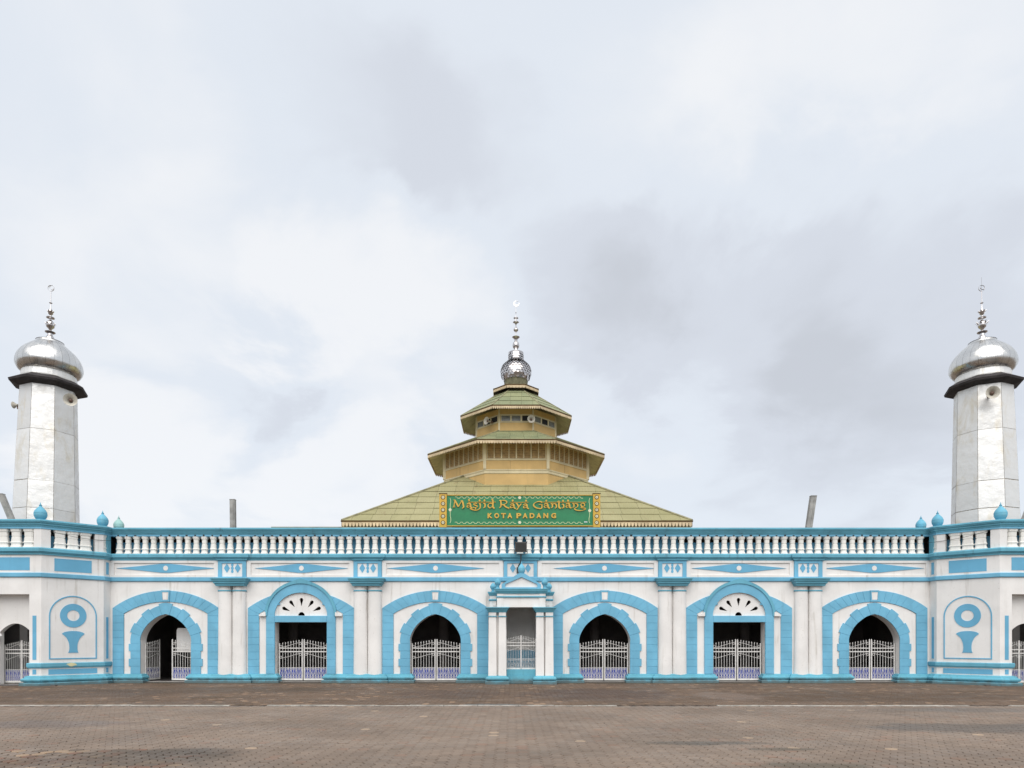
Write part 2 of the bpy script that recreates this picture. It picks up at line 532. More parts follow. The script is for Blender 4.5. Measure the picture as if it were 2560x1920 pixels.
        for i in range(len(P)):
            vs += [(Lf[i].x, y0, Lf[i].y), (Rt[i].x, y0, Rt[i].y), (Rt[i].x, y1, Rt[i].y), (Lf[i].x, y1, Lf[i].y)]
        for i in range(len(P) - 1):
            a, b = i * 4, i * 4 + 4
            for k in range(4):
                j = (k + 1) % 4
                fs.append((a + k, b + k, b + j, a + j))
        e = (len(P) - 1) * 4
        fs += [(0, 1, 2, 3), (e + 3, e + 2, e + 1, e)]
        return self.add(vs, fs)

    def mesh(self, name, mat=None, smooth=False, recalc=True):
        me = bpy.data.meshes.new(name)
        me.from_pydata(self.v, [], self.f)
        if recalc:
            bm = bmesh.new()
            bm.from_mesh(me)
            bmesh.ops.recalc_face_normals(bm, faces=bm.faces)
            bm.to_mesh(me)
            bm.free()
        if mat:
            me.materials.append(mat)
        if smooth:
            me.polygons.foreach_set('use_smooth', [True] * len(me.polygons))
            try:
                me.set_sharp_from_angle(angle=R(38))
            except Exception:
                pass
        me.update()
        return me


def obj(name, mb, mat, parent=None, loc=(0, 0, 0), smooth=False, kind=None, label=None, rot=None):
    me = mb.mesh(name, mat, smooth) if isinstance(mb, MB) else mb
    o = bpy.data.objects.new(name, me)
    col.objects.link(o)
    o.location = loc
    if rot:
        o.rotation_euler = rot
    if parent:
        o.parent = parent
    if kind:
        o['kind'] = kind
    if label:
        o['label'] = label
    return o


def thing(name, label, cat, loc=(0, 0, 0), rot=None, group=None):
    o = bpy.data.objects.new(name, None)
    o.empty_display_size = 0.3
    col.objects.link(o)
    o.location = loc
    if rot:
        o.rotation_euler = rot
    o['label'] = label
    o['category'] = cat
    if group:
        o['group'] = group
    return o


def tag(o, label, cat, group=None):
    o['label'] = label
    o['category'] = cat
    if group:
        o['group'] = group
    return o


KIDS = {}


def dup(o, dx=0.0, parent=None, dy=0.0, dz=0.0):
    """copy of a part (or thing) with copies of its children, sharing meshes"""
    c = o.copy()
    col.objects.link(c)
    c.parent = parent if parent is not None else o.parent
    c.location = (o.location.x + dx, o.location.y + dy, o.location.z + dz)
    for ch in list(o.children):
        dup(ch, 0, c)
    return c


def resample(pts, n):
    P = [Vector(p) for p in pts]
    d = [0]
    for a, b in zip(P, P[1:]):
        d.append(d[-1] + (b - a).length)
    out = []
    for i in range(n + 1):
        out.append(at_len(P, d, d[-1] * i / n))
    return out


def at_len(P, d, s):
    s = min(max(s, 0), d[-1])
    for i in range(len(d) - 1):
        if s <= d[i + 1] + 1e-9:
            t = (s - d[i]) / max(1e-9, d[i + 1] - d[i])
            return P[i].lerp(P[i + 1], t)
    return P[-1]


def smooth_path(pts, sub=6):
    P = [Vector(p) for p in pts]
    out = []
    for i in range(len(P) - 1):
        p0, p1, p2, p3 = P[max(0, i - 1)], P[i], P[i + 1], P[min(len(P) - 1, i + 2)]
        for k in range(sub):
            t = k / sub
            out.append(0.5 * ((2 * p1) + (p2 - p0) * t + (2 * p0 - 5 * p1 + 4 * p2 - p3) * t * t + (3 * p1 - p0 - 3 * p2 + p3) * t ** 3))
    out.append(P[-1])
    return out


def ngon(cx, cz, rx, rz, n=20, a0=0.0, a1=None):
    if a1 is None:
        return [(cx + rx * math.cos(a0 + 2 * math.pi * i / n), cz + rz * math.sin(a0 + 2 * math.pi * i / n)) for i in range(n)]
    return [(cx + rx * math.cos(a0 + (a1 - a0) * i / n), cz + rz * math.sin(a0 + (a1 - a0) * i / n)) for i in range(n + 1)]


K = 51.515                       # photo pixels per metre at the arcade wall
CX = (1300 - 1280) / K           # x of the middle of the arcade


def zf(py):
    return (1707 - py) / K


# ================================================================== GROUND
ground = obj("ground", MB().add([(-400, -400, -0.12), (400, -400, -0.12), (400, 600, -0.12), (-400, 600, -0.12)], [(0, 1, 2, 3)]), plain("worn_ground", (0.15, 0.115, 0.085), 0.9, var=0.25, scale=0.6), kind='structure')
KERB_Y = -11.55
SIDE = 0.1333                     # hexagonal paver side
FLAT = SIDE * math.sqrt(3)


def hexes(y0, y1, extra, seed):
    rng = random.Random(seed)
    out = []
    c0 = int(-36 / (1.5 * SIDE))
    for ci in range(c0, -c0 + 1):
        x = ci * 1.5 * SIDE
        r0 = int(math.floor(y0 / FLAT)) - 1
        r1 = int(math.ceil(y1 / FLAT)) + 1
        for ri in range(r0, r1):
            y = ri * FLAT + (FLAT / 2 if ci % 2 else 0)
            if y < y0 or y > y1:
                continue
            if abs(x) > (y + DIST) * 0.76 + extra:
                continue
            out.append((x, y))
    return out


def tint_for(rng, x, y, far):
    t = rng.gauss(1, 0.045)
    c = [t, t, t]
    k = rng.random()
    left_corner = (-9.5 < x < -5.5 and y < -20.2)
    if left_corner and k < 0.42:
        u = rng.random()
        if u < 0.4:
            c = [1.45, 1.32, 1.12]
        elif u < 0.7:
            c = [1.05, 0.72, 0.62]
        else:
            c = [0.62, 0.60, 0.58]
    elif far and k < 0.05:
        u = rng.uniform(1.5, 2.3)
        c = [u, u * 0.98, u * 0.93]
    elif k < 0.004:
        c = [1.75, 1.68, 1.52]
    elif k < 0.05:
        c = [1.06, 0.95, 0.91]
    elif k < 0.058:
        c = [0.84, 0.82, 0.81]
    return c


HEXANG = [math.radians(60 * i) for i in range(6)]


def hex_geo(rng, worn=False):
    """top ring, bevel ring and bottom ring of one paver, slightly uneven"""
    g = rng.uniform(0.010, 0.018) if worn else rng.uniform(0.0035, 0.0085)
    h = rng.gauss(0, 0.0022)
    tx, ty = rng.gauss(0, 0.010), rng.gauss(0, 0.010)
    rt, rb = SIDE - g - 0.007, SIDE - g
    vs = []
    for (rr, z) in ((rt, 0.0), (rb, -0.007), (rb, -0.05)):
        for a in HEXANG:
            x, y = rr * math.cos(a), rr * math.sin(a)
            vs.append((x, y, z + h + tx * x + ty * y))
    return vs


HEXF = [tuple(range(6))] + [(i + 6 * k, i + 6 * k + 6, (i + 1) % 6 + 6 * k + 6, (i + 1) % 6 + 6 * k) for k in (0, 1) for i in range(6)]
HEXF = [f if i == 0 else f for i, f in enumerate(HEXF)]


def paver_field(name, pts, mat, seed, parent, far):
    rng = random.Random(seed)
    V, F, T = [], [], []
    for (x, y) in pts:
        o = len(V)
        V += [(x + a, y + b, c) for a, b, c in hex_geo(rng, x < -5.0 and y < -20.4)]
        F += [tuple(i + o for i in f) for f in HEXF]
        T += [tint_for(rng, x, y, far)] * len(HEXF)
    me = bpy.data.meshes.new(name)
    me.from_pydata(V, [], F)
    at = me.attributes.new('tint', 'FLOAT_COLOR', 'FACE')
    at.data.foreach_set('color', np.array([(a, b, c, 1.0) for a, b, c in T], dtype=np.float32).ravel())
    me.materials.append(mat)
    me.update()
    return obj(name, me, None, parent, kind='stuff')


pavement = obj("pavement", MB().add([(-33, -40, -0.032), (33, -40, -0.032), (33, 6, -0.032), (-33, 6, -0.032)], [(0, 1, 2, 3)]), M_SOIL, kind='structure')
near = hexes(-25.0, KERB_Y - 0.16, 5.0, 1)
# the individually built pavers: those that show largest in the picture
inview = sorted([p for p in near if p[1] > -21.95 and abs(p[0]) < (p[1] + DIST) * 0.745], key=lambda p: p[1])[:300]
ivs = set(inview)
variants = []
rngv = random.Random(5)
tints = [(1, 1, 1), (0.93, 0.93, 0.93), (1.07, 1.06, 1.05), (1.07, 0.95, 0.91), (0.82, 0.80, 0.78), (1.45, 1.32, 1.12), (1.05, 0.74, 0.64)]
for t in tints:
    me = bpy.data.meshes.new("paving_block")
    me.from_pydata(hex_geo(rngv, t in tints[4:]), [], HEXF)
    at = me.attributes.new('tint', 'FLOAT_COLOR', 'FACE')
    at.data.foreach_set('color', np.array([t + (1.0,)] * len(HEXF), dtype=np.float32).ravel())
    me.materials.append(M_PAVE)
    variants.append(me)
for (x, y) in inview:
    k = rngv.random()
    vi = 0 if k < 0.42 else 1 if k < 0.68 else 2 if k < 0.93 else 3 if k < 0.98 else 4
    if x < -5.2 and rngv.random() < 0.45:
        vi = rngv.choice([4, 5, 6, 5])
    o = obj("paving_block", variants[vi], None, pavement, loc=(x, y, rngv.gauss(0, 0.0015)))
    o.rotation_euler = (rngv.gauss(0, 0.006), rngv.gauss(0, 0.006), rngv.choice([0, 1, 2]) * R(60))
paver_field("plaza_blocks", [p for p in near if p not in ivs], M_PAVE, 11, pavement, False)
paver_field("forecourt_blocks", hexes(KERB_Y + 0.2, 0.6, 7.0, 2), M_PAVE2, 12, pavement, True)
# flush concrete edging between plaza and forecourt, in chipped lengths
kerb = bpy.data.objects.new("kerb", None)
rk = random.Random(3)
mbk = MB()
x = -30.0
first = True
kerb = obj("kerb", MB().box(-33, 33, KERB_Y - 0.13, KERB_Y + 0.15, -0.06, -0.012), M_SOIL, kind='structure')
while x < 30:
    ln = rk.uniform(0.9, 1.3)
    if rk.random() > 0.14:
        z = 0.012 + rk.gauss(0, 0.004)
        yy = KERB_Y + rk.gauss(0, 0.012) + 0.012 * x * -0.5
        w = rk.uniform(0.055, 0.095)
        b = MB()
        poly = [(0, -w), (ln * 0.3, -w + rk.uniform(0, .03)), (ln * 0.7, -w + rk.uniform(0, .02)), (ln, -w), (ln, w), (ln * 0.6, w - rk.uniform(0, 0.05)), (ln * 0.25, w - rk.uniform(0, .03)), (0, w)]
        vs = [(p[0], p[1], 0) for p in poly] + [(p[0], p[1], -0.07) for p in poly]
        n = len(poly)
        b.add(vs, [tuple(range(n))] + [(i, i + n, (i + 1) % n + n, (i + 1) % n) for i in range(n)])
        obj("kerb_stone", b, M_KERB, kerb, loc=(x, yy, z))
    x += ln + 0.02

# ================================================================== ARCADE (front gallery)
gal = thing("mosque_arcade", "long white front arcade with sky blue arches and a balustrade along its top", "building", (CX, 0, 0))
HW = 19.87
KEY_BAYS = [-885 / K, -211.5 / K, 211.5 / K, 885 / K]
WIN_BAYS = [-547 / K, 547 / K]
PAIRS = [-718 / K, -380 / K, 380 / K, 719 / K]

arch_l = smooth_path([(-63.3 / K, zf(1610)), (-63.3 / K, zf(1596)), (-57 / K, zf(1579)), (-44.5 / K, zf(1561)), (-25.7 / K, zf(1545.6)), (-12.5 / K, zf(1539)), (0, zf(1535.5))], 4)
ARCH = [Vector((-63.3 / K, 0.0))] + arch_l
ARCH = ARCH + [Vector((-p.x, p.y)) for p in reversed(ARCH[:-1])]
WINO = [(-65 / K, 0.0), (-65 / K, zf(1556)), (65 / K, zf(1556)), (65 / K, 0.0)]
FAN_OUT = ngon(0, zf(1540), 66 / K, (1540 - 1482) / K, 24, math.pi, 0)   # left to right over the top
NICHE = 0.70

# wall outline with the openings as notches from the ground line
ops = [(b, [(p.x, p.y) for p in ARCH]) for b in KEY_BAYS] + [(b, WINO) for b in WIN_BAYS] + [((1303 - 1300) / K, [(-NICHE, 0), (-NICHE, 3.72), (NICHE, 3.72), (NICHE, 0)])]
ops.sort(key=lambda t: t[0])
outline = [(-HW, 0.0)]
for b, o in ops:
    outline += [(b + x, z) for x, z in o]
outline += [(HW, 0.0), (HW, 6.06), (-HW, 6.06)]
fan_holes = [[(b + x, z) for x, z in FAN_OUT] for b in WIN_BAYS]
obj("wall", MB().plate(outline, fan_holes, 0.0, 0.55), M_WHITE, gal)

# interior: gallery behind the arches, its shade put into the dark wall colour
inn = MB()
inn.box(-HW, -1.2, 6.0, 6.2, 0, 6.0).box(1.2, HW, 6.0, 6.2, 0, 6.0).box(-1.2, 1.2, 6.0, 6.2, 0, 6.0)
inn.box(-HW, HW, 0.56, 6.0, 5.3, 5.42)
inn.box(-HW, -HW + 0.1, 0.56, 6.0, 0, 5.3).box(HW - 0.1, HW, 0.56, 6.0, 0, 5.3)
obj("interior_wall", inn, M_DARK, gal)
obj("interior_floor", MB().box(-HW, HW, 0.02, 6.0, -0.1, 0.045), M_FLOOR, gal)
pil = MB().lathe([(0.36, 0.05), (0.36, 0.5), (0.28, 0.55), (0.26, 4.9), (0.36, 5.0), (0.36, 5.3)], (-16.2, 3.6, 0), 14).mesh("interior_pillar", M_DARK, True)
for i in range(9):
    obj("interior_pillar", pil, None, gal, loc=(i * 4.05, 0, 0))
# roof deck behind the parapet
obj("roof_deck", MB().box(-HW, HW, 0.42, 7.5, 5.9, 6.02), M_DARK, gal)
bk = MB().box(-565 / K, 400 / K, 0.45, 0.55, 6.02, 7.17)
for s in (-1, 1):
    a, b2 = (-HW, -565 / K - 0.003) if s < 0 else (400 / K + 0.003, HW)
    bk.box(a, b2, 0.45, 0.55, 6.02, 6.86)
obj("parapet_back_wall", bk, M_BLUEPANEL, gal)
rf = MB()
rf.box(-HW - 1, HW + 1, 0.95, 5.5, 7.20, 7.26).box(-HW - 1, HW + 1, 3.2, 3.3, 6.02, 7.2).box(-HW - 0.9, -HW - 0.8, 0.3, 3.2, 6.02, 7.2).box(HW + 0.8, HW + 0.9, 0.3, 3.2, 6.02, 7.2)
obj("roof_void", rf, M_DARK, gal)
obj("rear_roof", MB().add([(-13.0, 2.6, 7.93), (9, 2.6, 7.93), (9, 8.5, 8.2), (-13, 8.5, 8.2), (-13.0, 2.6, 8.00), (9, 2.6, 8.00), (9, 8.5, 8.27), (-13, 8.5, 8.27)],
                          [(0, 3, 2, 1), (4, 5, 6, 7), (0, 1, 5, 4), (1, 2, 6, 5), (2, 3, 7, 6), (3, 0, 4, 7)]), M_RIDGE, gal)

# ledges, band, rail
PF_LEDGE = [(-0.02, zf(1402)), (0.06, zf(1402)), (0.065, zf(1399)), (0.11, zf(1397)), (0.12, zf(1395.2)), (0.165, zf(1394.6)), (0.17, zf(1388)), (0.12, zf(1385.5)), (-0.02, zf(1385.3))]
PF_BAND = [(-0.01, zf(1454.3)), (0.05, zf(1454.3)), (0.075, zf(1452.8)), (0.08, zf(1445)), (0.06, zf(1443.8)), (-0.01, zf(1443.8))]
PF_LINTEL = [(-0.32, zf(1341.5)), (0.03, zf(1341.5)), (0.03, zf(1336.8)), (-0.32, zf(1336.8))]
PF_RAIL = [(-0.42, zf(1336.8)), (0.05, zf(1336.8)), (0.06, zf(1334)), (0.11, zf(1332.5)), (0.115, zf(1329.5)), (0.17, zf(1328)), (0.19, zf(1325.2)), (0.21, zf(1324.8)), (0.20, zf(1321.4)), (0.15, zf(1320.6)), (-0.42, zf(1320.3))]


def front_path(bump):
    p = [(-HW, 0)]
    for c in PAIRS:
        w = 35.5 / K
        p += [(c - w, 0), (c - w, -bump), (c + w, -bump), (c + w, 0)]
    return p + [(HW, 0)]


def mid_path(bump):
    pts = []
    pr = sorted(PAIRS + [0.03])
    pts.append((-HW, 0))
    for c in pr:
        w = (35.5 if abs(c) > 1 else 42) / K
        pts += [(c - w, 0), (c - w, -bump), (c + w, -bump), (c + w, 0)]
    pts.append((HW, 0))
    return pts


obj("ledge", MB().sweep(mid_path(0.10), PF_LEDGE), M_BLUE2, gal)
obj("string_course", MB().sweep(mid_path(0.09), PF_BAND), M_BLUE, gal)
obj("rail_beam", MB().sweep([(-HW, 0), (HW, 0)], PF_LINTEL), M_BLUE, gal)
obj("top_rail", MB().sweep([(-HW, 0), (HW, 0)], PF_RAIL), M_BLUE2, gal)

# balusters
zb, zt = zf(1385.6), zf(1341.3)
H = zt - zb
bprof = [(0.165, 0), (0.165, 0.055), (0.145, 0.075), (0.122, 0.16), (0.122, 0.235), (0.148, 0.262), (0.148, 0.30), (0.122, 0.345), (0.108, 0.555), (0.092, 0.572), (0.092, 0.60), (0.106, 0.615), (0.106, 0.82), (0.138, 0.865), (0.142, 0.915), (0.153, 0.925), (0.153, 1.0)]


def baluster_mesh(wid, dep=0.9, flat=0.0):
    """square-section cast baluster with chamfered corners"""
    mb = MB()
    angs = [math.radians(45 + 90 * q + d) for q in range(4) for d in (-14, 14)]
    k = 1 / math.cos(math.radians(31))
    vs = []
    for r, h in bprof:
        for a in angs:
            x, y = r * k * math.cos(a), r * k * math.sin(a)
            vs.append((x * wid + math.copysign(flat, x), y * dep, zb + h * H))
    n = len(bprof)
    fs = [(i * 8 + q, i * 8 + (q + 1) % 8, (i + 1) * 8 + (q + 1) % 8, (i + 1) * 8 + q) for i in range(n - 1) for q in range(8)]
    fs += [tuple(range(7, -1, -1)), tuple((n - 1) * 8 + q for q in range(8))]
    mb.add(vs, fs)
    return mb.mesh("baluster", M_BALUSTER, False)


bal = baluster_mesh(1.04)
NB = 95
slot_shade = MB()
sp = (2 * HW - 0.36) / NB
for i in range(NB):
    x = -HW + 0.18 + sp * (i + 0.5)
    obj("baluster", bal, None, gal, loc=(x + random.gauss(0, .006), 0.12, 0), rot=(0, 0, random.gauss(0, 0.06)))
    if random.random() < 0.93:
        s = random.uniform(0.035, 0.060)
        slot_shade.box(x - s, x + s, -0.033, 0.05, zf(1341.3), zf(1341.3) + random.uniform(0.05, 0.085))
obj("drain_slot_shade", slot_shade, M_BLACK, gal, kind='stuff')  # slightly proud black boxes paint the shade of the drain holes

# frieze panels: raised white border, long lozenge with a boss
loz_bays = [(-885, 123), (-546, 116), (-211, 121), (211, 127), (547, 118), (885, 125)]
fz0, fz1 = zf(1443.5), zf(1402.3)
edges = [-HW * K, -718 - 35.5, -718 + 35.5, -380 - 35.5, -380 + 35.5, -42, 44, 380 - 35.5, 380 + 35.5, 719 - 35.5, 719 + 35.5, HW * K]
for i, (c, hwid) in enumerate(loz_bays):
    e0, e1 = edges[2 * i] / K, edges[2 * i + 1] / K
    c0 = c / K
    fr = MB().plate([(e0 + 0.004, fz0), (e1 - 0.004, fz0), (e1 - 0.004, fz1), (e0 + 0.004, fz1)], [[(e0 + 0.2, zf(1438)), (e1 - 0.2, zf(1438)), (e1 - 0.2, zf(1408)), (e0 + 0.2, zf(1408))]], -0.06, 0.0)
    p = obj("frieze_panel", fr, M_WHITE, gal)
    h, zc = 11.3 / K, zf(1421)
    w = hwid / K
    lz = [(c0 - w, zc), (c0 - w * 0.5, zc - h * 0.50), (c0 - w * 0.08, zc - h), (c0 + w * 0.08, zc - h), (c0 + w * 0.5, zc - h * 0.50), (c0 + w, zc), (c0 + w * 0.5, zc + h * 0.5), (c0 + w * 0.08, zc + h), (c0 - w * 0.08, zc + h), (c0 - w * 0.5, zc + h * 0.5)]
    obj("lozenge", MB().prism(lz, -0.03, 0.0), M_BLUEPANEL, p)
    obj("boss", MB().prism(ngon(c0, zc, 6 / K, 6.2 / K, 18), -0.042, -0.028), M_WHITE, p)
# frieze blocks over the column pairs and the porch
for c in PAIRS + [0.02]:
    w = (35 if abs(c) > 1 else 41.5) / K
    wi = (25.5 if abs(c) > 1 else 33) / K
    p = obj("frieze_block", MB().plate([(c - w, fz0), (c + w, fz0), (c + w, fz1), (c - w, fz1)], [[(c - wi, zf(1442.5)), (c + wi, zf(1442.5)), (c + wi, zf(1409)), (c - wi, zf(1409))]], -0.10, -0.001), M_BLUE, gal)
    obj("inner_panel", MB().box(c - wi - 0.02, c + wi + 0.02, -0.055, -0.002, zf(1443), zf(1408.5)), M_WHITE, p)
    zc = zf(1421)
    for s in (-1, 1):
        d = 13.5 / K if abs(c) > 1 else 19 / K
        obj("diamond", MB().prism([(c + s * d - 7.2 / K, zc), (c + s * d, zc - 11.5 / K), (c + s * d + 7.2 / K, zc), (c + s * d, zc + 11.5 / K)], -0.075, -0.05), M_BLUEPANEL, p)
    chn = MB()
    for dz, rr in ((8, 3.2), (0, 3.6), (-8, 3.2)):
        chn.prism(ngon(c, zc + dz / K, rr / K, rr * 1.3 / K, 8), -0.07, -0.05)
    obj("bead_chain", chn, M_BLUEPANEL, p)

# engaged column pairs
cprof = [(0.345, zf(1690)), (0.345, zf(1684)), (0.338, zf(1660)), (0.325, zf(1560)), (0.315, zf(1482)), (0.315, zf(1479.6))]
nprof = [(0.335, zf(1479.5)), (0.35, zf(1478)), (0.335, zf(1476))]
nprof2 = [(0.315, zf(1476)), (0.315, zf(1466))]
cap_prof = [(-0.3, zf(1466.5)), (0.02, zf(1466.5)), (0.05, zf(1462)), (0.10, zf(1460)), (0.11, zf(1456.5)), (0.16, zf(1454.5)), (0.175, zf(1450.8)), (0.21, zf(1450)), (0.215, zf(1447.6)), (0.16, zf(1446.5)), (-0.3, zf(1446.5))]
colm = MB().lathe(cprof, (0, -0.06, 0), 28, squash=0.62).mesh("column", M_WHITE, True)
colb = MB().lathe(nprof, (0, -0.06, 0), 28, squash=0.62).mesh("collar", M_BLUE2, True)
coln = MB().lathe(nprof2, (0, -0.06, 0), 28, squash=0.62).mesh("column_neck", M_WHITE, True)
for c in PAIRS:
    for s in (-1, 1):
        o = obj("column", colm, None, gal, loc=(c + s * 17.8 / K, 0, 0))
        obj("collar", colb, None, o)
        obj("column_neck", coln, None, o)
    obj("capital", MB().sweep([(c - 0.66, 0.05), (c - 0.66, -0.36), (c + 0.66, -0.36), (c + 0.66, 0.05)], cap_prof), M_BLUE2, gal)

# plinth between the openings
PF_PL = [(-0.1, 0.0), (0.225, 0.0), (0.225, 0.115), (0.205, 0.135), (0.125, 0.15), (0.125, 0.17), (0.175, 0.19), (0.195, 0.25), (0.18, 0.30), (0.12, 0.34), (0.10, 0.40), (0.03, 0.43), (-0.1, 0.43)]
PF_PLS = [(o - 0.012 if o > 0 else o, z) for o, z in PF_PL]
segs = []
allops = sorted([(b, 63.3 / K) for b in KEY_BAYS] + [(b, 65 / K) for b in WIN_BAYS])
x0 = -HW
for b, hw in allops:
    segs.append((x0, b - hw))
    x0 = b + hw
segs.append((x0, HW))
for (a, b) in segs:
    mids = [c for c in PAIRS if a < c < b]
    if a < 0 < b:                       # behind the porch
        pa = [(a, 0.42), (a, 0), (-0.78, 0)]
        obj("plinth", MB().sweep(pa, PF_PL), M_PLINTH, gal)
        obj("plinth", MB().sweep([(0.9, 0), (b, 0), (b, 0.42)], PF_PL), M_PLINTH, gal)
        continue
    path = []
    path += [(a, 0.42), (a, 0)] if a > -HW else [(a, 0)]
    for c in mids:
        path += [(c - 0.80, 0), (c - 0.80, -0.17), (c + 0.80, -0.17), (c + 0.80, 0)]
    path += [(b, 0), (b, 0.42)] if b < HW else [(b, 0)]
    obj("plinth", MB().sweep(path, PF_PL), M_PLINTH, gal)


def arc_pts(half, z_s, sag, n):
    rad = (half * half + sag * sag) / (2 * sag)
    zc = z_s + sag - rad
    a = math.asin(half / rad)
    return [Vector((rad * math.sin(-a + 2 * a * i / n), zc + rad * math.cos(-a + 2 * a * i / n))) for i in range(n + 1)]


ZP = 0.425
HO, HI = 132.5 / K, 104.5 / K
OUT = arc_pts(HO, zf(1520.5), 43.5 / K, 96)
INN = arc_pts(HI, zf(1534.7), 29.8 / K, 96)
dO = [0]
dI = [0]
for a, b in zip(OUT, OUT[1:]):
    dO.append(dO[-1] + (b - a).length)
for a, b in zip(INN, INN[1:]):
    dI.append(dI[-1] + (b - a).length)


def vous(t0, t1, y0, y1, g=0.006, sub=3):
    """block between two parameters of the outer and inner arc"""
    top = [at_len(OUT, dO, dO[-1] * (t0 + (t1 - t0) * i / sub)) for i in range(sub + 1)]
    bot = [at_len(INN, dI, dI[-1] * (t0 + (t1 - t0) * i / sub)) for i in range(sub + 1)]
    poly = [(p.x, p.y) for p in bot] + [(p.x, p.y) for p in reversed(top)]
    cx = sum(p[0] for p in poly) / len(poly)
    k = 1 - 2 * g / 0.36
    poly = [(cx + (x - cx) * k, z) for x, z in poly]
    return MB().chprism(poly, y0, y1, 0.006)


def build_surround(x, window):
    """blue outer surround of a bay: backing band, jamb blocks and voussoirs"""
    zo, zi = zf(1520.5), zf(1534.7)
    out = [(-HO, ZP), (-HO, zo)] + [(p.x, p.y) for p in OUT[1:-1]] + [(HO, zo), (HO, ZP)]
    inn_ = [(HI, ZP), (HI, zi)] + [(p.x, p.y) for p in reversed(INN[1:-1])] + [(-HI, zi), (-HI, ZP)]
    if window:
        band = MB()
        for s in (-1, 1):
            o_ = [(s * p.x if s > 0 else p.x, p.y) for p in OUT]
            oo = [(-HO, ZP), (-HO, zo)] + [(p.x, p.y) for p in OUT[1:] if p.x < -1.50]
            ii = [(p.x, p.y) for p in reversed(INN) if p.x < -1.50] + [(-HI, ZP)]
            poly = oo + ii
            if s > 0:
                poly = [(-a, b) for a, b in reversed(poly)]
            band.plate(poly, [], -0.030, 0.0)
    else:
        band = MB().plate(out + inn_, [], -0.030, 0.0)
    root = obj("arch_surround", band, M_JOINT, gal, loc=(x, 0, 0))
    nj = 8
    for s in (-1, 1):
        for i in range(nj):
            z0 = ZP + (zi - 0.10 - ZP) * i / nj + 0.004
            z1 = ZP + (zi - 0.10 - ZP) * (i + 1) / nj - 0.004
            a, b = HI, HO
            poly = [(s * a, z0), (s * b, z0), (s * b, z1), (s * a, z1)]
            obj("jamb_block", MB().chprism(poly, -0.045, -0.002, 0.008), M_BLUE, root)
        z1 = zi - 0.10
        poly = [(s * HI, z1 + 0.004), (s * HO, z1 + 0.004), (s * HO, zo - 0.01), (s * HI, zi - 0.006)]
        obj("jamb_block", MB().chprism(poly, -0.045, -0.002, 0.008), M_BLUE, root)
    nv = 7
    tk = 0.5 - 10.5 / 265.0
    for i in range(nv):
        t0, t1 = tk * i / nv, tk * (i + 1) / nv
        if window and at_len(OUT, dO, dO[-1] * (t0 + t1) / 2).x > -1.45:
            continue
        me = vous(t0, t1, -0.045, -0.002).mesh("voussoir", M_BLUE)
        obj("voussoir", me, None, root)
        me2 = vous(1 - t1, 1 - t0, -0.045, -0.002).mesh("voussoir", M_BLUE)
        obj("voussoir", me2, None, root)
    if not window:
        zt_, zb_ = zf(1476.3), zf(1504.5)
        kb = [(-10 / K, zb_), (10 / K, zb_), (11 / K, zt_), (-11 / K, zt_)]
        hol = [(-7 / K, zf(1500.5)), (7 / K, zf(1500.5)), (8.2 / K, zf(1480.5)), (-8.2 / K, zf(1480.5))]
        obj("keystone", MB().plate(kb, [hol], -0.085, -0.002), M_BLUE, root)
        obj("keystone_panel", MB().chprism([(a * 0.97, zf(1490) + (b - zf(1490)) * 0.97) for a, b in hol], -0.070, -0.003, 0.01), M_WHITE, root)
    return root


def build_ring(x):
    """toothed ring of stones round a pointed arch"""
    P = [Vector((-63.3 / K, ZP))] + [p for p in ARCH if p.y > ZP]
    P = P + [Vector((63.3 / K, ZP))] if P[-1].y > ZP + 1e-6 else P
    d = [0]
    for a, b in zip(P, P[1:]):
        d.append(d[-1] + (b - a).length)

    def normal(s):
        a, b = at_len(P, d, s - 0.12), at_len(P, d, s + 0.12)
        t = (b - a).normalized()
        return Vector((-t.y, t.x))
    N = 19
    seg = d[-1] / N
    band_in = [at_len(P, d, d[-1] * i / 120) for i in range(121)]
    band_out = [at_len(P, d, d[-1] * i / 120) + normal(d[-1] * i / 120) * 0.46 for i in range(121)]
    mid = len(band_out) // 2
    poly = [(p.x, p.y) for p in band_in] + [(p.x, p.y) for p in reversed(band_out)]
    bm_ = MB()
    n = 121
    vs = [(p.x, -0.035, p.y) for p in band_in] + [(p.x, -0.035, p.y) for p in band_out] + [(p.x, 0.0, p.y) for p in band_in] + [(p.x, 0.0, p.y) for p in band_out]
    fs = []
    for i in range(n - 1):
        fs += [(i, i + 1, n + i + 1, n + i), (2 * n + i, 3 * n + i, 3 * n + i + 1, 2 * n + i + 1), (i, 2 * n + i, 2 * n + i + 1, i + 1), (n + i, n + i + 1, 3 * n + i + 1, 3 * n + i)]
    bm_.add(vs, fs)
    root = obj("arch_ring", bm_, M_JOINT, gal, loc=(x, 0, 0))
    for i in range(N):
        s0, s1 = seg * i + 0.005, seg * (i + 1) - 0.005
        th = 0.556 if i % 2 else 0.472
        ins = [at_len(P, d, s0 + (s1 - s0) * k / 4) for k in range(5)]
        outs = [at_len(P, d, s0 + (s1 - s0) * k / 4) + normal(s0 + (s1 - s0) * k / 4) * th for k in range(5)]
        poly = [(p.x, p.y) for p in ins] + [(p.x, p.y) for p in reversed(outs)]
        obj("ring_stone", MB().chprism(poly, -0.048 - 0.003 * (i % 2), -0.002, 0.004), M_BLUE, root)
    return root


sur = build_surround(KEY_BAYS[0], False)
ring = build_ring(KEY_BAYS[0])
for b in KEY_BAYS[1:]:
    dup(sur, b - KEY_BAYS[0])
    dup(ring, b - KEY_BAYS[0])


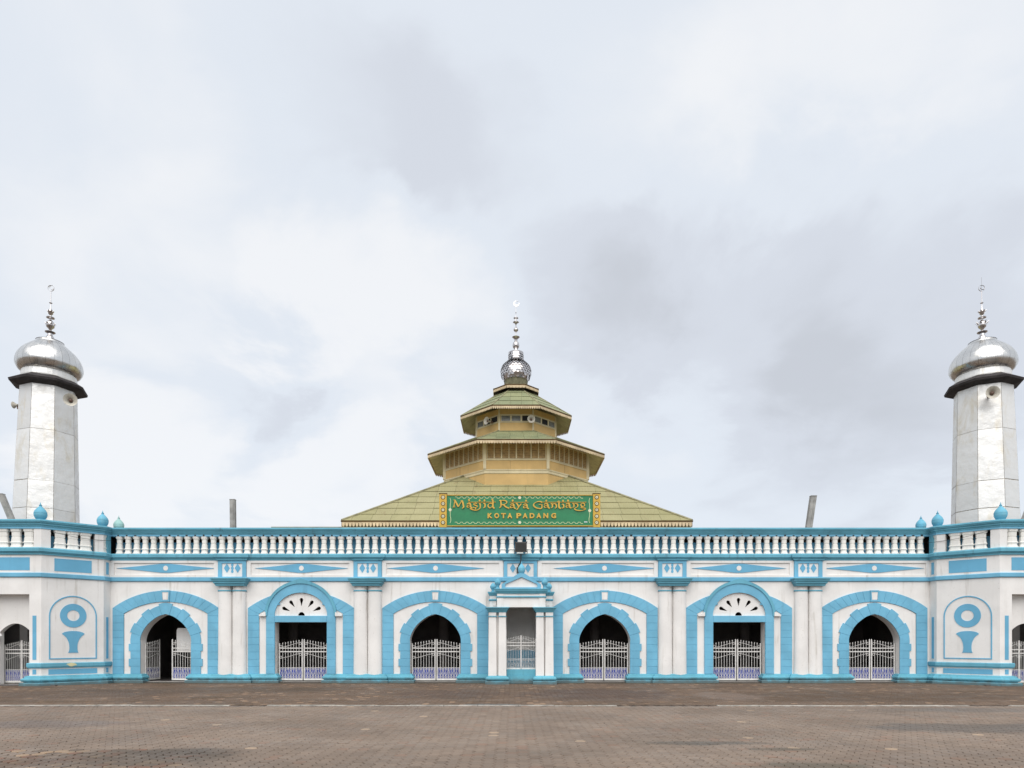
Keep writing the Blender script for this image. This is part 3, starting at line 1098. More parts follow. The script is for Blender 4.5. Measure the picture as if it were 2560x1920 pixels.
def build_window(x):
    root0 = build_surround(x, True)
    zs = zf(1540)
    # big round-headed frame
    ri, ro = (66 / K, 58 / K), (86.5 / K, 84 / K)
    o_ = [(-ro[0], ZP)] + ngon(0, zs, ro[0], ro[1], 32, math.pi, 0) + [(ro[0], ZP)]
    i_ = [(65 / K, ZP), (65 / K, zf(1556.2)), (-65 / K, zf(1556.2)), (-65 / K, ZP)]
    fan = ngon(0, zs, ri[0], ri[1], 28, math.pi, 0)
    fr = MB().plate(o_ + i_, [fan], -0.075, -0.001)
    root = obj("door_frame", fr, M_BLUE, gal, loc=(x, 0, 0))
    hood_o = ngon(0, zs, 90 / K, 88 / K, 32, math.pi, 0)
    hood_i = ngon(0, zs, 83.5 / K, 80.5 / K, 32, math.pi, 0)
    hood_o = [(a, b + (0.10 * (1 - abs(a) / 0.5) if abs(a) < 0.5 else 0)) for a, b in hood_o]
    obj("hood_moulding", MB().plate(hood_o + hood_i[::-1], [], -0.12, -0.07), M_BLUE2, root)
    for s in (-1, 1):
        nj = 8
        for k in range(nj):
            z0, z1 = ZP + (zs - ZP) * k / nj + 0.004, ZP + (zs - ZP) * (k + 1) / nj - 0.004
            obj("jamb_block", MB().chprism([(s * 66 / K, z0), (s * 86 / K, z0), (s * 86 / K, z1), (s * 66 / K, z1)], -0.087, -0.07, 0.006), M_BLUE, root)
        sh = MB().prism([(s * 103 / K, zf(1541)), (s * 86.6 / K, zf(1541)), (s * 86.6 / K, zf(1531)), (s * 90 / K, zf(1531.5)), (s * 93 / K, zf(1535.5)), (s * 103 / K, zf(1537))], -0.15, -0.001)
        obj("impost", sh, M_WHITE, root)
    # fanlight tympanum with teardrop holes
    holes = []
    for ang, r0, r1 in ((90, 0.50, 0.98), (56, 0.55, 1.00), (124, 0.55, 1.00), (26, 0.60, 1.04), (154, 0.60, 1.04)):
        a = R(ang)
        dx, dz = math.cos(a), math.sin(a) * 0.88
        c0 = Vector((dx * (r1 - 0.09), dz * (r1 - 0.09)))
        nn = Vector((-math.sin(a), math.cos(a)))
        dd = Vector((math.cos(a), math.sin(a)))
        pts = [Vector((dx * r0, dz * r0))]
        for q in range(-100, 101, 20):
            qa = R(q)
            pts.append(c0 + dd * (0.09 * math.cos(qa)) + nn * (0.085 * math.sin(qa)))
        holes.append([(p.x, p.y + zs) for p in pts])
    half = [(-0.165, zs + 0.012), (0.165, zs + 0.012)] + ngon(0, zs + 0.012, 0.165, 0.175, 10, 0, math.pi)[1:-1]
    holes.append(half)
    ty = ngon(0, zs + 0.003, ri[0] + 0.02, ri[1] + 0.02, 28, math.pi, 0)
    obj("fanlight", MB().plate(ty, holes, 0.03, 0.13), M_WHITE, root)
    obj("lintel", MB().cbox(-64.8 / K, 64.8 / K, -0.095, 0.2, zf(1556), zs + 0.001, 0.01), M_BLUE, root)
    return root0, root


w0, w1 = build_window(WIN_BAYS[0])
dup(w0, WIN_BAYS[1] - WIN_BAYS[0])
dup(w1, WIN_BAYS[1] - WIN_BAYS[0])

# niche behind the porch
nx = 3 / K
ni = MB()
ni.box(nx - NICHE, nx + NICHE, 1.25, 1.3, 0, 3.72).box(nx - NICHE - 0.06, nx - NICHE - 0.001, 0.56, 1.3, 0, 3.72).box(nx + NICHE + 0.001, nx + NICHE + 0.06, 0.56, 1.3, 0, 3.72)
ni.box(nx - NICHE - 0.06, nx + NICHE + 0.06, 0.56, 1.3, 3.721, 3.8)
obj("niche", ni, M_NICHE, gal)
obj("niche_dado", MB().box(nx - NICHE + 0.003, nx + NICHE - 0.003, 1.225, 1.249, 0, 1.56), M_BLUEPANEL, gal)

# ================================================================== ENTRANCE PORCH
PY = -1.25
S = 1700 / (DIST + PY)
por = thing("entrance_porch", "small white and blue pedimented porch on paired square pillars at the middle of the arcade", "porch", ((1303 - 1280) / S, PY, 0))


def pz(py):
    return EYE_H + (1600 - py) / S


def pxx(px):
    return (px - 1303) / S


def urn(r, h, seg=8):
    return [(r * 0.62, 0), (r * 0.62, h * 0.10), (r * 0.45, h * 0.16), (r * 0.60, h * 0.30), (r * 0.95, h * 0.46), (r, h * 0.56), (r * 1.0, h * 0.60), (r * 0.78, h * 0.76), (r * 0.40, h * 0.90), (r * 0.12, h * 0.97), (r * 0.04, h)]


ONION = [(0.55, 0.0), (0.62, 0.03), (0.82, 0.12), (0.95, 0.22), (1.0, 0.32), (0.985, 0.335), (0.985, 0.35), (1.0, 0.365), (0.96, 0.44), (0.84, 0.53), (0.64, 0.62), (0.44, 0.69), (0.28, 0.745), (0.19, 0.785), (0.18, 0.80), (0.24, 0.81), (0.24, 0.84), (0.11, 0.855), (0.13, 0.89), (0.07, 0.91), (0.03, 1.0)]
for s in (-1, 1):
    for c in (-21.5 - 31, -0.0 - 30.5):
        pass
pillar_x = [(1221.3, 1240.8), (1246.6, 1265.2), (1340.2, 1359.6), (1363.6, 1383.5)]
for k, (a, b) in enumerate(pillar_x):
    xa, xb = pxx(a), pxx(b)
    t = 0.012
    zb_, zt_ = 0.36, pz(1542)
    m = MB().add([(xa - t, 0, zb_), (xb + t, 0, zb_), (xb + t, 0.37, zb_), (xa - t, 0.37, zb_), (xa + t, 0.02, zt_), (xb - t, 0.02, zt_), (xb - t, 0.35, zt_), (xa + t, 0.35, zt_)],
                 [(0, 3, 2, 1), (4, 5, 6, 7), (0, 1, 5, 4), (1, 2, 6, 5), (2, 3, 7, 6), (3, 0, 4, 7)])
    o = obj("pillar", m, M_WHITE, por)
    obj("collar", MB().box(xa - 0.015, xb + 0.015, -0.015, 0.385, pz(1542) + 0.001, pz(1539.5)), M_BLUE2, o)
    obj("pillar_neck", MB().box(xa + 0.012, xb - 0.012, 0.01, 0.36, pz(1539.5) + 0.001, pz(1530.5)), M_WHITE, o)
    # rear pilaster against the wall
    obj("rear_pillar", MB().box(xa + 0.02, xb - 0.02, 0.80, -PY - 0.002, 0.3, pz(1520)), M_WHITE, por)
cap2 = [(-0.2, pz(1531)), (0.0, pz(1531)), (0.03, pz(1528)), (0.05, pz(1526.5)), (0.09, pz(1523.5)), (0.12, pz(1521)), (0.15, pz(1520)), (0.15, pz(1518)), (-0.2, pz(1517.5))]
base2 = [(-0.25, 0), (0.15, 0), (0.15, 0.13), (0.12, 0.15), (0.06, 0.165), (0.06, 0.185), (0.12, 0.20), (0.14, 0.27), (0.11, 0.33), (0.03, 0.37), (0.0, 0.40), (-0.25, 0.40)]
for (a, b) in ((pillar_x[0][0], pillar_x[1][1]), (pillar_x[2][0], pillar_x[3][1])):
    xa, xb = pxx(a), pxx(b)
    path = [(xa, 1.0), (xa, 0), (xb, 0), (xb, 1.0)]
    obj("pillar_web", MB().box(xa + 0.30, xb - 0.30, 0.22, 0.34, 0.39, pz(1531)), M_WHITE, por)
    obj("capital", MB().sweep(path, cap2).box(xa, xb, 0.0, 0.9, pz(1530), pz(1518.5)), M_BLUE2, por)
    obj("pillar_base", MB().sweep(path, base2).box(xa + 0.01, xb - 0.01, 0.01, 0.9, 0.0, 0.39), M_PLINTH, por)
# attic: front block with thin bands
ax0, ax1 = pxx(1242.5), pxx(1364)
za0, za1 = pz(1518) + 0.004, pz(1484)
at_ = MB().box(ax0 + 0.30, ax1 - 0.30, 0.03, 0.36, za0, za1)
at_.box(ax0, ax0 + 0.298, 0.0, 0.36, za0, za1).box(ax1 - 0.298, ax1, 0.0, 0.36, za0, za1)
obj("attic", at_, M_WHITE, por)
obj("attic_band", MB().sweep([(ax0, 0.36), (ax0, 0), (ax1, 0), (ax1, 0.36)], [(-0.03, pz(1493.8)), (0.03, pz(1493.8)), (0.04, pz(1492)), (0.03, pz(1490)), (-0.03, pz(1490))]), M_BLUE2, por)
obj("porch_ceiling", MB().box(ax0 - 0.2, ax1 + 0.2, 0.37, -PY - 0.003, za0 + 0.01, za0 + 0.10), M_NICHE, por)
corn = [(-0.25, za1 - 0.0), (0.02, za1), (0.05, pz(1480.5)), (0.09, pz(1478.5)), (0.11, pz(1474)), (0.13, pz(1473.5)), (0.12, pz(1471.5)), (-0.25, pz(1471.2))]
obj("cornice", MB().sweep([(ax0, 0.36), (ax0, 0), (ax1, 0), (ax1, 0.36)], corn).box(ax0, ax1, 0.0, 0.36, za1 + 0.002, pz(1471.5)), M_BLUE2, por)
# side wings of the attic back to the wall
for s in (-1, 1):
    xa = (ax0 - 0.36) if s < 0 else (ax1 + 0.06)
    b = MB().box(xa, xa + 0.30, 0.72, -PY - 0.003, za0 + 0.0, pz(1486))
    o = obj("side_attic", b, M_WHITE, por)
    obj("side_cornice", MB().sweep([(xa, 1.2), (xa, 0.72), (xa + 0.30, 0.72), (xa + 0.30, 1.2)], [(-0.1, pz(1487)), (0.02, pz(1487)), (0.07, pz(1482)), (0.10, pz(1479)), (0.10, pz(1477)), (-0.1, pz(1477))]), M_BLUE2, o)
    obj("side_band", MB().sweep([(xa, 1.2), (xa, 0.72), (xa + 0.30, 0.72), (xa + 0.30, 1.2)], [(-0.1, pz(1500)), (0.02, pz(1500)), (0.06, pz(1497.5)), (0.02, pz(1495)), (-0.1, pz(1495))]), M_BLUE2, o)
    obj("finial", MB().lathe(urn(0.145, 0.46), (xa + 0.15, 0.92, pz(1477)), 8), M_ONION, por, smooth=False)
    fx_ = pxx(1244) if s < 0 else pxx(1362)
    obj("finial", MB().lathe(urn(0.150, 0.52), (fx_, 0.12, pz(1471.4)), 8), M_ONION, por)
# pediment
pa, pb, pc = pxx(1254), pxx(1352.5), pxx(1304)
zb_, zs_, zt_ = pz(1471) + 0.002, pz(1461), pz(1433.5)
ped_o = [(pa, zb_), (pb, zb_), (pb, zs_), (pc + 0.14, zt_), (pc - 0.14, zt_), (pa, zs_)]
ped_i = [(pa + 0.17, zb_ + 0.05), (pb - 0.17, zb_ + 0.05), (pb - 0.18, zs_ + 0.02), (pc, pz(1442.5)), (pa + 0.18, zs_ + 0.02)]
obj("pediment", MB().plate(ped_o, [ped_i], -0.03, 0.26), M_BLUE, por)
obj("tympanum", MB().prism([(a, b) for a, b in ped_i], 0.05, 0.2), M_WHITE, por)
obj("finial", MB().lathe([(r * 0.17, h * 0.62) for r, h in ONION], (pc, 0.12, zt_ - 0.02), 10), M_ONION, por, smooth=True)
obj("parapet", MB().cbox(pxx(1265.6), pxx(1339.8), 0.30, 0.55, 0.005, 0.40).cbox(pxx(1265.8), pxx(1339.6), 0.34, 0.52, 0.401, pz(1674.5)), M_PLINTH, por)

# ================================================================== GATES


def gate_parts(W=1.16):
    """meshes of the left leaf, hinge at x=0, free edge at x=W"""
    fr = MB()
    fr.box(0, 0.045, -0.022, 0.022, 0.05, 1.86)
    fr.box(W - 0.05, W, -0.024, 0.024, 0.05, 2.0)
    fr.lathe([(0.028, 0), (0.03, 0.02), (0.02, 0.05), (0.004, 0.07)], (W - 0.025, 0, 2.0), 8)
    for z, h in ((0.05, 0.07), (1.425, 0.048), (1.60, 0.042)):
        fr.box(0.046, W - 0.051, -0.018, 0.018, z, z + h)
    frame = fr.mesh("gate_frame", M_GATE)
    bars = []
    n = 7
    for i in range(n):
        x = 0.045 + (W - 0.095) * (i + 1) / (n + 1)
        top = 1.79 + 0.17 * (i + 1) / (n + 1)
        b = MB().tube([(x, 0, 0.12), (x, 0, top)], 0.0120, 5)
        b.lathe([(0.0125, 0), (0.024, 0.02), (0.018, 0.06), (0.003, 0.10)], (x, 0, top - 0.005), 6)
        bars.append(b.mesh("gate_bar", M_GATE))
    sc = MB()

    def ringp(cx, cz, r):
        return [(cx + r * math.cos(a), -0.016, cz + r * math.sin(a)) for a in [2 * math.pi * k / 10 for k in range(10)]]
    for (za, zb2, rr) in ((1.66, 1.90, 0.055), (1.13, 1.36, 0.055)):
        pts = [(0.12, -0.016, za), (W * 0.35, -0.016, za + (zb2 - za) * 0.25), (W * 0.7, -0.016, za + (zb2 - za) * 0.78), (W - 0.13, -0.016, zb2)]
        sc.tube(pts, 0.0095, 5)
        sc.tube(ringp(0.095, za + 0.045, rr), 0.010, 5, True)
        sc.tube(ringp(W - 0.115, zb2 - 0.05, rr), 0.010, 5, True)
    scroll = sc.mesh("gate_scroll", M_GATE)
    lt = MB()
    nc = 8
    for i in range(nc):
        x0_ = 0.045 + (W - 0.095) * i / nc
        x1_ = 0.045 + (W - 0.095) * (i + 1) / nc
        xm = (x0_ + x1_) / 2
        lt.tube(ringp(xm, 0.60, 0.047), 0.0075, 5, True)
        lt.tube(ringp(xm, 0.20, 0.042), 0.0075, 5, True)
        if i % 2 == 0:
            lt.tube([(x0_ + 0.02, -0.012, 0.55), (x1_ - 0.01, -0.012, 0.25)], 0.008, 5)
            lt.tube([(x0_ + 0.02, -0.012, 0.25), (xm, -0.012, 0.45)], 0.007, 5)
        else:
            lt.tube([(x1_ - 0.02, -0.012, 0.55), (x0_ + 0.01, -0.012, 0.25)], 0.008, 5)
            lt.tube([(x1_ - 0.02, -0.012, 0.25), (xm, -0.012, 0.45)], 0.007, 5)
    lt.box(0.046, W - 0.051, -0.010, 0.010, 0.125, 0.140).box(0.046, W - 0.051, -0.008, 0.008, 0.655, 0.672)
    lattice = lt.mesh("gate_lattice", M_GATE)
    panel = MB().box(0.046, W - 0.051, 0.020, 0.028, 0.125, 0.665).mesh("backing_panel", M_NAVY)
    return dict(frame=frame, bars=bars, scroll=scroll, lattice=lattice, panel=panel)


def mirror_mesh(me):
    c = me.copy()
    n = len(c.vertices)
    co = np.empty(n * 3, dtype=np.float32)
    c.vertices.foreach_get('co', co)
    co = co.reshape(-1, 3)
    co[:, 0] *= -1
    c.vertices.foreach_set('co', co.ravel())
    c.flip_normals()
    c.update()
    return c


GP = gate_parts()
GPM = {k: (mirror_mesh(v) if k != 'bars' else [mirror_mesh(b) for b in v]) for k, v in GP.items()}


def gate(x, y, z, label, half=1.185, open_l=0, open_r=0, sx=1.0, sz=1.0, panel=True, sill=True):
    t = thing("iron_gate", label, "gate", (x, y, z), group="white iron gates in the openings of the building")
    W = 1.16
    for sgn, P, ang in ((-1, GP, open_l), (1, GPM, open_r)):
        lf = obj("gate_leaf", P['frame'], None, t, loc=(sgn * half, 0, 0), rot=(0, 0, R(ang) if sgn < 0 else R(-ang)))
        lf.scale = (sx, 1, sz)
        for b in P['bars']:
            obj("gate_bar", b, None, lf)
        obj("gate_scroll", P['scroll'], None, lf)
        obj("gate_lattice", P['lattice'], None, lf)
        if panel:
            obj("backing_panel", P['panel'], None, lf)
    if sill:
        obj("sill", MB().box(-half, half, -0.20, 0.05, -0.045, -0.002), M_KERB, t)
    return t


GZ = 0.05
gate(CX + KEY_BAYS[0], 0.33, GZ, "white iron gate standing half open in the leftmost blue arch", open_l=84, open_r=9)
gate(CX + WIN_BAYS[0], 0.33, GZ, "closed white iron gate below the left half-round fanlight")
gate(CX + KEY_BAYS[1], 0.30, GZ, "closed white iron gate in the blue arch just left of the porch")
gate(CX + KEY_BAYS[2], 0.30, GZ, "closed white iron gate in the blue arch just right of the porch")
gate(CX + WIN_BAYS[1], 0.33, GZ, "closed white iron gate below the right half-round fanlight")
gate(CX + KEY_BAYS[3], 0.33, GZ, "closed white iron gate in the rightmost blue arch next to the right corner tower")
gate((1303 - 1280) / S, PY + 0.46, pz(1673.5) - 0.05, "short white iron gate on the blue parapet between the porch pillars", half=0.69, sx=0.585, sz=0.80, panel=False, sill=False)

# ================================================================== CORNER TOWERS
TC = (-23.11, 0.9)                 # centre of the left tower in arcade coordinates
V0, V1, V2, V3, V4, V5 = (-19.87, 0.0), (-19.87, -0.56), (-21.62, -2.33), (-24.60, -2.33), (-26.35, -0.56), (-26.35, 5.0)


def tower(sgn, label, gate_label):
    root = thing("corner_tower", label, "tower", (CX + sgn * 23.11, TC[1], 0), group="corner towers of the mosque front")
    base = Matrix.Translation((23.11, -TC[1], 0))
    mir = Matrix.Diagonal((-1, 1, 1, 1)) if sgn > 0 else Matrix.Identity(4)
    TM = mir @ base

    def face(a, b):
        """frame of a tower face: x along the face to the right, -y outward"""
        a, b = Vector(a), Vector(b)
        d = (b - a).normalized()
        ang = math.atan2(d.y, d.x)
        return TM @ Matrix.Translation((a.x, a.y, 0)) @ Matrix.Rotation(ang, 4, 'Z'), (b - a).length
    path = [V5, V4, V3, V2, V1, V0]
    path_r = [(x, y) for x, y in path]
    FA, LA = face(V1, V0)
    FB, LB = face(V2, V1)
    FC, LC = face(V3, V2)
    FD, LD = face(V4, V3)
    FE, LE = face(V5, V4)
    T = 6.06
    # walls
    w = MB(FC)
    cx = LC / 2
    rh = 0.95
    w.plate([(0, 0), (cx - rh, 0), (cx - rh, 4.14), (cx + rh, 4.14), (cx + rh, 0), (LC, 0), (LC, T), (0, T)], [], 0.0, 0.45)
    w.M = FB; w.box(0, LB, 0.0, 0.4, 0, T)
    w.M = FD; w.box(0, LD, 0.0, 0.4, 0, T)
    w.M = FA; w.box(0, LA, 0.0, 0.4, 0, T)
    w.M = FE; w.box(0, LE, 0.0, 0.4, 0, T)
    obj("wall", w, M_WHITE, root)
    # recess with the small arch
    ah = 0.72
    arch = [(cx - ah, 0), (cx - ah, 2.43)] + [(cx + x, 2.43 + 0.40 * (1 - (x / ah) ** 2)) for x in [ah * (-1 + 2 * i / 14) for i in range(1, 14)]] + [(cx + ah, 2.43), (cx + ah, 0)]
    rc = MB(FC).plate([(cx - rh - 0.3, 0)] + arch + [(cx + rh + 0.3, 0), (cx + rh + 0.3, 4.5), (cx - rh - 0.3, 4.5)], [], 0.452, 0.72)
    obj("recess_wall", rc, M_WHITE, root)
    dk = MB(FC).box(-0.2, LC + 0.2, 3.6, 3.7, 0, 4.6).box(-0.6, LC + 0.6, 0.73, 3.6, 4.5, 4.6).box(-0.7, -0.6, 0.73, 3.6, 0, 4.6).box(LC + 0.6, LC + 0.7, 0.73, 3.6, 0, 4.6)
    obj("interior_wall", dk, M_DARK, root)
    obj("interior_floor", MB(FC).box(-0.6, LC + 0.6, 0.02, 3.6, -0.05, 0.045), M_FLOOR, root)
    # deck
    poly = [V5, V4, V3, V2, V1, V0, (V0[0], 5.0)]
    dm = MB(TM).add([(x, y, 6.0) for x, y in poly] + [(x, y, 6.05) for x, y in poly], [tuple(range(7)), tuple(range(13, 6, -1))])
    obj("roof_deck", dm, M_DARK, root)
    # mouldings
    def swp(name, prof, mat, pth=path_r):
        return obj(name, MB(TM).sweep(pth, prof), mat, root)
    pth2 = [V5, V4, V3, V2, V1, (V0[0], -0.002)]
    swp("ledge", PF_LEDGE, M_BLUE2, pth2)
    swp("string_course", PF_BAND, M_BLUE, pth2)
    swp("rail_beam", PF_LINTEL, M_BLUE, pth2)
    swp("top_rail", PF_RAIL, M_BLUE2, pth2)
    # dado moulding and plinth stop at the recess
    dado = [(-0.02, 0.80), (0.05, 0.80), (0.055, 0.84), (0.085, 0.86), (0.085, 1.00), (0.06, 1.03), (-0.02, 1.03)]
    big = [(o * 1.25, z * 1.06) for o, z in PF_PL]
    gx0, gx1 = V3[0] + cx - rh, V3[0] + cx + rh
    for pf, nm, mt in ((dado, "dado_moulding", M_BLUE2), (big, "plinth", M_PLINTH)):
        obj(nm, MB(TM).sweep([(gx1, -2.33 + 0.40), (gx1, -2.33), V2, V1, (V0[0], -0.19 if nm == "plinth" else -0.002)], pf), mt, root)
        obj(nm, MB(TM).sweep([V5, V4, V3, (gx0, -2.33), (gx0, -2.33 + 0.40)], pf), mt, root)
    # balustrade: posts, balusters, low blue wall behind
    for FF, u0, u1, e in ((FB, 0.0, 0.36, 0.003), (FB, LB - 0.36, LB, 0.003), (FD, 0.0, 0.36, 0.003), (FD, LD - 0.36, LD, 0.003), (FC, 0.0, 0.34, 0.002), (FC, LC - 0.34, LC, 0.002)):
        obj("balustrade_post", MB(FF).box(u0, u1, e, 0.28, zb - e, zf(1341) + e), M_WHITE, root)
    obj("corner_post", MB(FA).box(LA - 0.30, LA - 0.02, -0.03, 0.22, zb - 0.002, zf(1341.3)), M_BLUE2, root)
    back = MB(FB).box(0.2, LB - 0.2, 0.42, 0.5, 6.05, 6.86)
    back.M = FC; back.box(-0.05, LC + 0.05, 0.43, 0.51, 6.05, 6.86)
    back.M = FD; back.box(0.2, LD - 0.2, 0.42, 0.5, 6.05, 6.86)
    obj("parapet_back_wall", back, M_BLUEPANEL, root)
    wb = baluster_mesh(1.15, 0.8, 0.075)
    def put(FF, u):
        o = obj("baluster", wb, None, root)
        M = FF @ Matrix.Translation((u, 0.13, 0))
        if sgn > 0:      # the frame is mirrored: place an unmirrored copy
            loc = M.translation
            ex = (FF.to_3x3() @ Vector((1, 0, 0)))
            o.location = loc
            o.rotation_euler = (0, 0, math.atan2(ex.y, ex.x))
        else:
            o.matrix_local = M
    for u in (0.74, 1.25, 1.76):
        put(FB, u); put(FD, u)
    for u in (0.62, 1.20, 1.78, 2.36):
        put(FC, u)
    put(FA, 0.22)
    # dark recess below the rail, behind the balusters
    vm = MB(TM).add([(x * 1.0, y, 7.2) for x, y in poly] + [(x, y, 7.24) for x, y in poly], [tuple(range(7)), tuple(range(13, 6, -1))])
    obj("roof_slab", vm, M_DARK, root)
    # painted relief
    for FF, u0, u1 in ((FB, 0.50, LB - 0.50), (FC, 0.52, LC - 0.52), (FD, 0.50, LD - 0.50), (FA, 0.20, 0.40)):
        obj("frieze_panel", MB(FF).box(u0, u1, -0.012, 0.002, 5.22, 5.80), M_BLUEPANEL, root)
    for FF, LL in ((FB, LB), (FD, LD)):
        m = LL / 2
        zsp = 3.17
        o_ = [(m - 0.955, 1.19), (m + 0.955, 1.19)] + ngon(m, zsp, 0.955, 0.95, 24, 0, math.pi)
        i_ = [(m - 0.905, 1.24), (m + 0.905, 1.24)] + ngon(m, zsp, 0.905, 0.90, 24, 0, math.pi)
        p = obj("relief_frame", MB(FF).plate(o_, [i_], -0.025, 0.001), M_BLUEPANEL, root)
        obj("relief_ring", MB(FF).plate(ngon(m, 3.20, 0.53, 0.55, 36), [ngon(m, 3.20, 0.25, 0.25, 28)], -0.018, 0.001), M_BLUEPANEL, p)
        rt = smooth_path([(0.45, 2.35), (0.28, 2.18), (0.185, 1.95), (0.16, 1.75), (0.17, 1.58), (0.205, 1.48)], 4)
        tp = [(0.45 * math.cos(a), 2.34 + 0.15 * math.sin(a)) for a in [math.pi * k / 10 for k in range(1, 10)]]
        vase = [(m + p_.x, p_.y) for p_ in reversed(rt)] + [(m + x, z) for x, z in tp] + [(m - p_.x, p_.y) for p_ in rt]
        obj("relief_vase", MB(FF).plate(vase, [], -0.018, 0.001), M_BLUEPANEL, p)
        obj("dado_panel", MB(FF).box(0.27, LL - 0.27, -0.012, 0.002, 0.50, 0.74), M_BLUEPANEL, root)
    for FF, u in ((FA, 0.20), (FC, LC - 0.39), (FC, 0.22)):
        obj("relief_strip", MB(FF).box(u, u + 0.17, -0.012, 0.002, 1.18, 3.17), M_BLUEPANEL, root)
        obj("dado_panel", MB(FF).box(u, u + 0.165, -0.0125, 0.002, 0.52, 0.74), M_BLUEPANEL, root)
    if sgn < 0:
        rc_ = random.Random(9)
        pt = [(1.17 + (0.20 + rc_.uniform(-0.07, 0.05)) * math.cos(q * 2 * math.pi / 14), 0.945 + (0.10 + rc_.uniform(-0.035, 0.0)) * math.sin(q * 2 * math.pi / 14)) for q in range(14)]
        obj("chipped_patch", MB(FB).plate(pt, [], -0.0885, -0.06), plain("chipped_yellow_plaster", (0.66, 0.62, 0.36), 0.8, var=0.2), root, label="chipped pale yellow patch on the blue moulding")
    # onion finials on the corners
    on = MB().lathe([(r * 0.255, h * 0.78) for r, h in ONION], (0, 0, 0), 18).mesh("finial", M_ONION, True)
    on2 = on.copy()
    on2.materials.clear()
    on2.materials.append(M_ONIONY if sgn < 0 else M_ONION)
    for (q, sc_, me) in ((V2, 1.05, on), (V1, 1.0, on), ((V0[0] + 0.13, 0.55), 0.95, on2), (V3, 1.05, on), (V4, 1.0, on)):
        pos = TM @ Vector((q[0] + (0.10 if q in (V3, V4) else -0.13), q[1] + 0.14, zf(1321)))
        o = obj("finial", me, None, root, loc=pos)
        o.scale = (sc_,) * 3
    # gate in the small arch
    gp = TM @ FC.inverted() @ FC @ Vector((0, 0, 0))
    gate(CX + sgn * (23.11), -2.33 + 0.85, 0.05, gate_label, half=0.79, sx=0.675, sz=0.97, sill=True)
    return root


tower(-1, "white corner tower with a chipped yellow patch below its blue vase relief, left end", "narrow white iron gate in the small arch of the left corner tower")
tower(1, "white corner tower with blue ring and vase relief at the right end", "narrow white iron gate in the small arch of the right corner tower")

# ================================================================== MINARETS
OCT = [math.radians(22.5 + 45 * k) for k in range(8)]


def horn_meshes():
    h = MB().lathe([(0.055, 0.0), (0.065, 0.10), (0.09, 0.20), (0.14, 0.29), (0.22, 0.36), (0.285, 0.40), (0.30, 0.415), (0.30, 0.425), (0.27, 0.41), (0.20, 0.35), (0.12, 0.27), (0.06, 0.17), (0.03, 0.15)], (0, 0, 0), 24, axis=(0, -1, 0), cap=False)
    d = MB().lathe([(0.09, -0.20), (0.10, -0.19), (0.10, -0.02), (0.06, 0.0)], (0, 0, 0), 16, axis=(0, -1, 0))
    d.box(-0.02, 0.02, 0.05, 0.34, -0.02, 0.02)
    p = MB().lathe([(0.03, 0.15), (0.075, 0.22), (0.085, 0.30), (0.05, 0.34), (0.01, 0.35)], (0, 0, 0), 14, axis=(0, -1, 0))
    return h.mesh("horn", M_HORN, True), d.mesh("driver", M_HORND, True), p.mesh("horn_plug", M_HORND, True)


HM = horn_meshes()


def speaker(label, loc, az, tilt=0, sc=1.0):
    t = thing("loudspeaker", label, "loudspeaker", loc, (R(tilt), 0, R(az)), group="grey horn loudspeakers")
    for nm, me in zip(("horn", "driver", "horn_plug"), HM):
        o = obj(nm, me, None, t)
        o.scale = (sc,) * 3
    return t


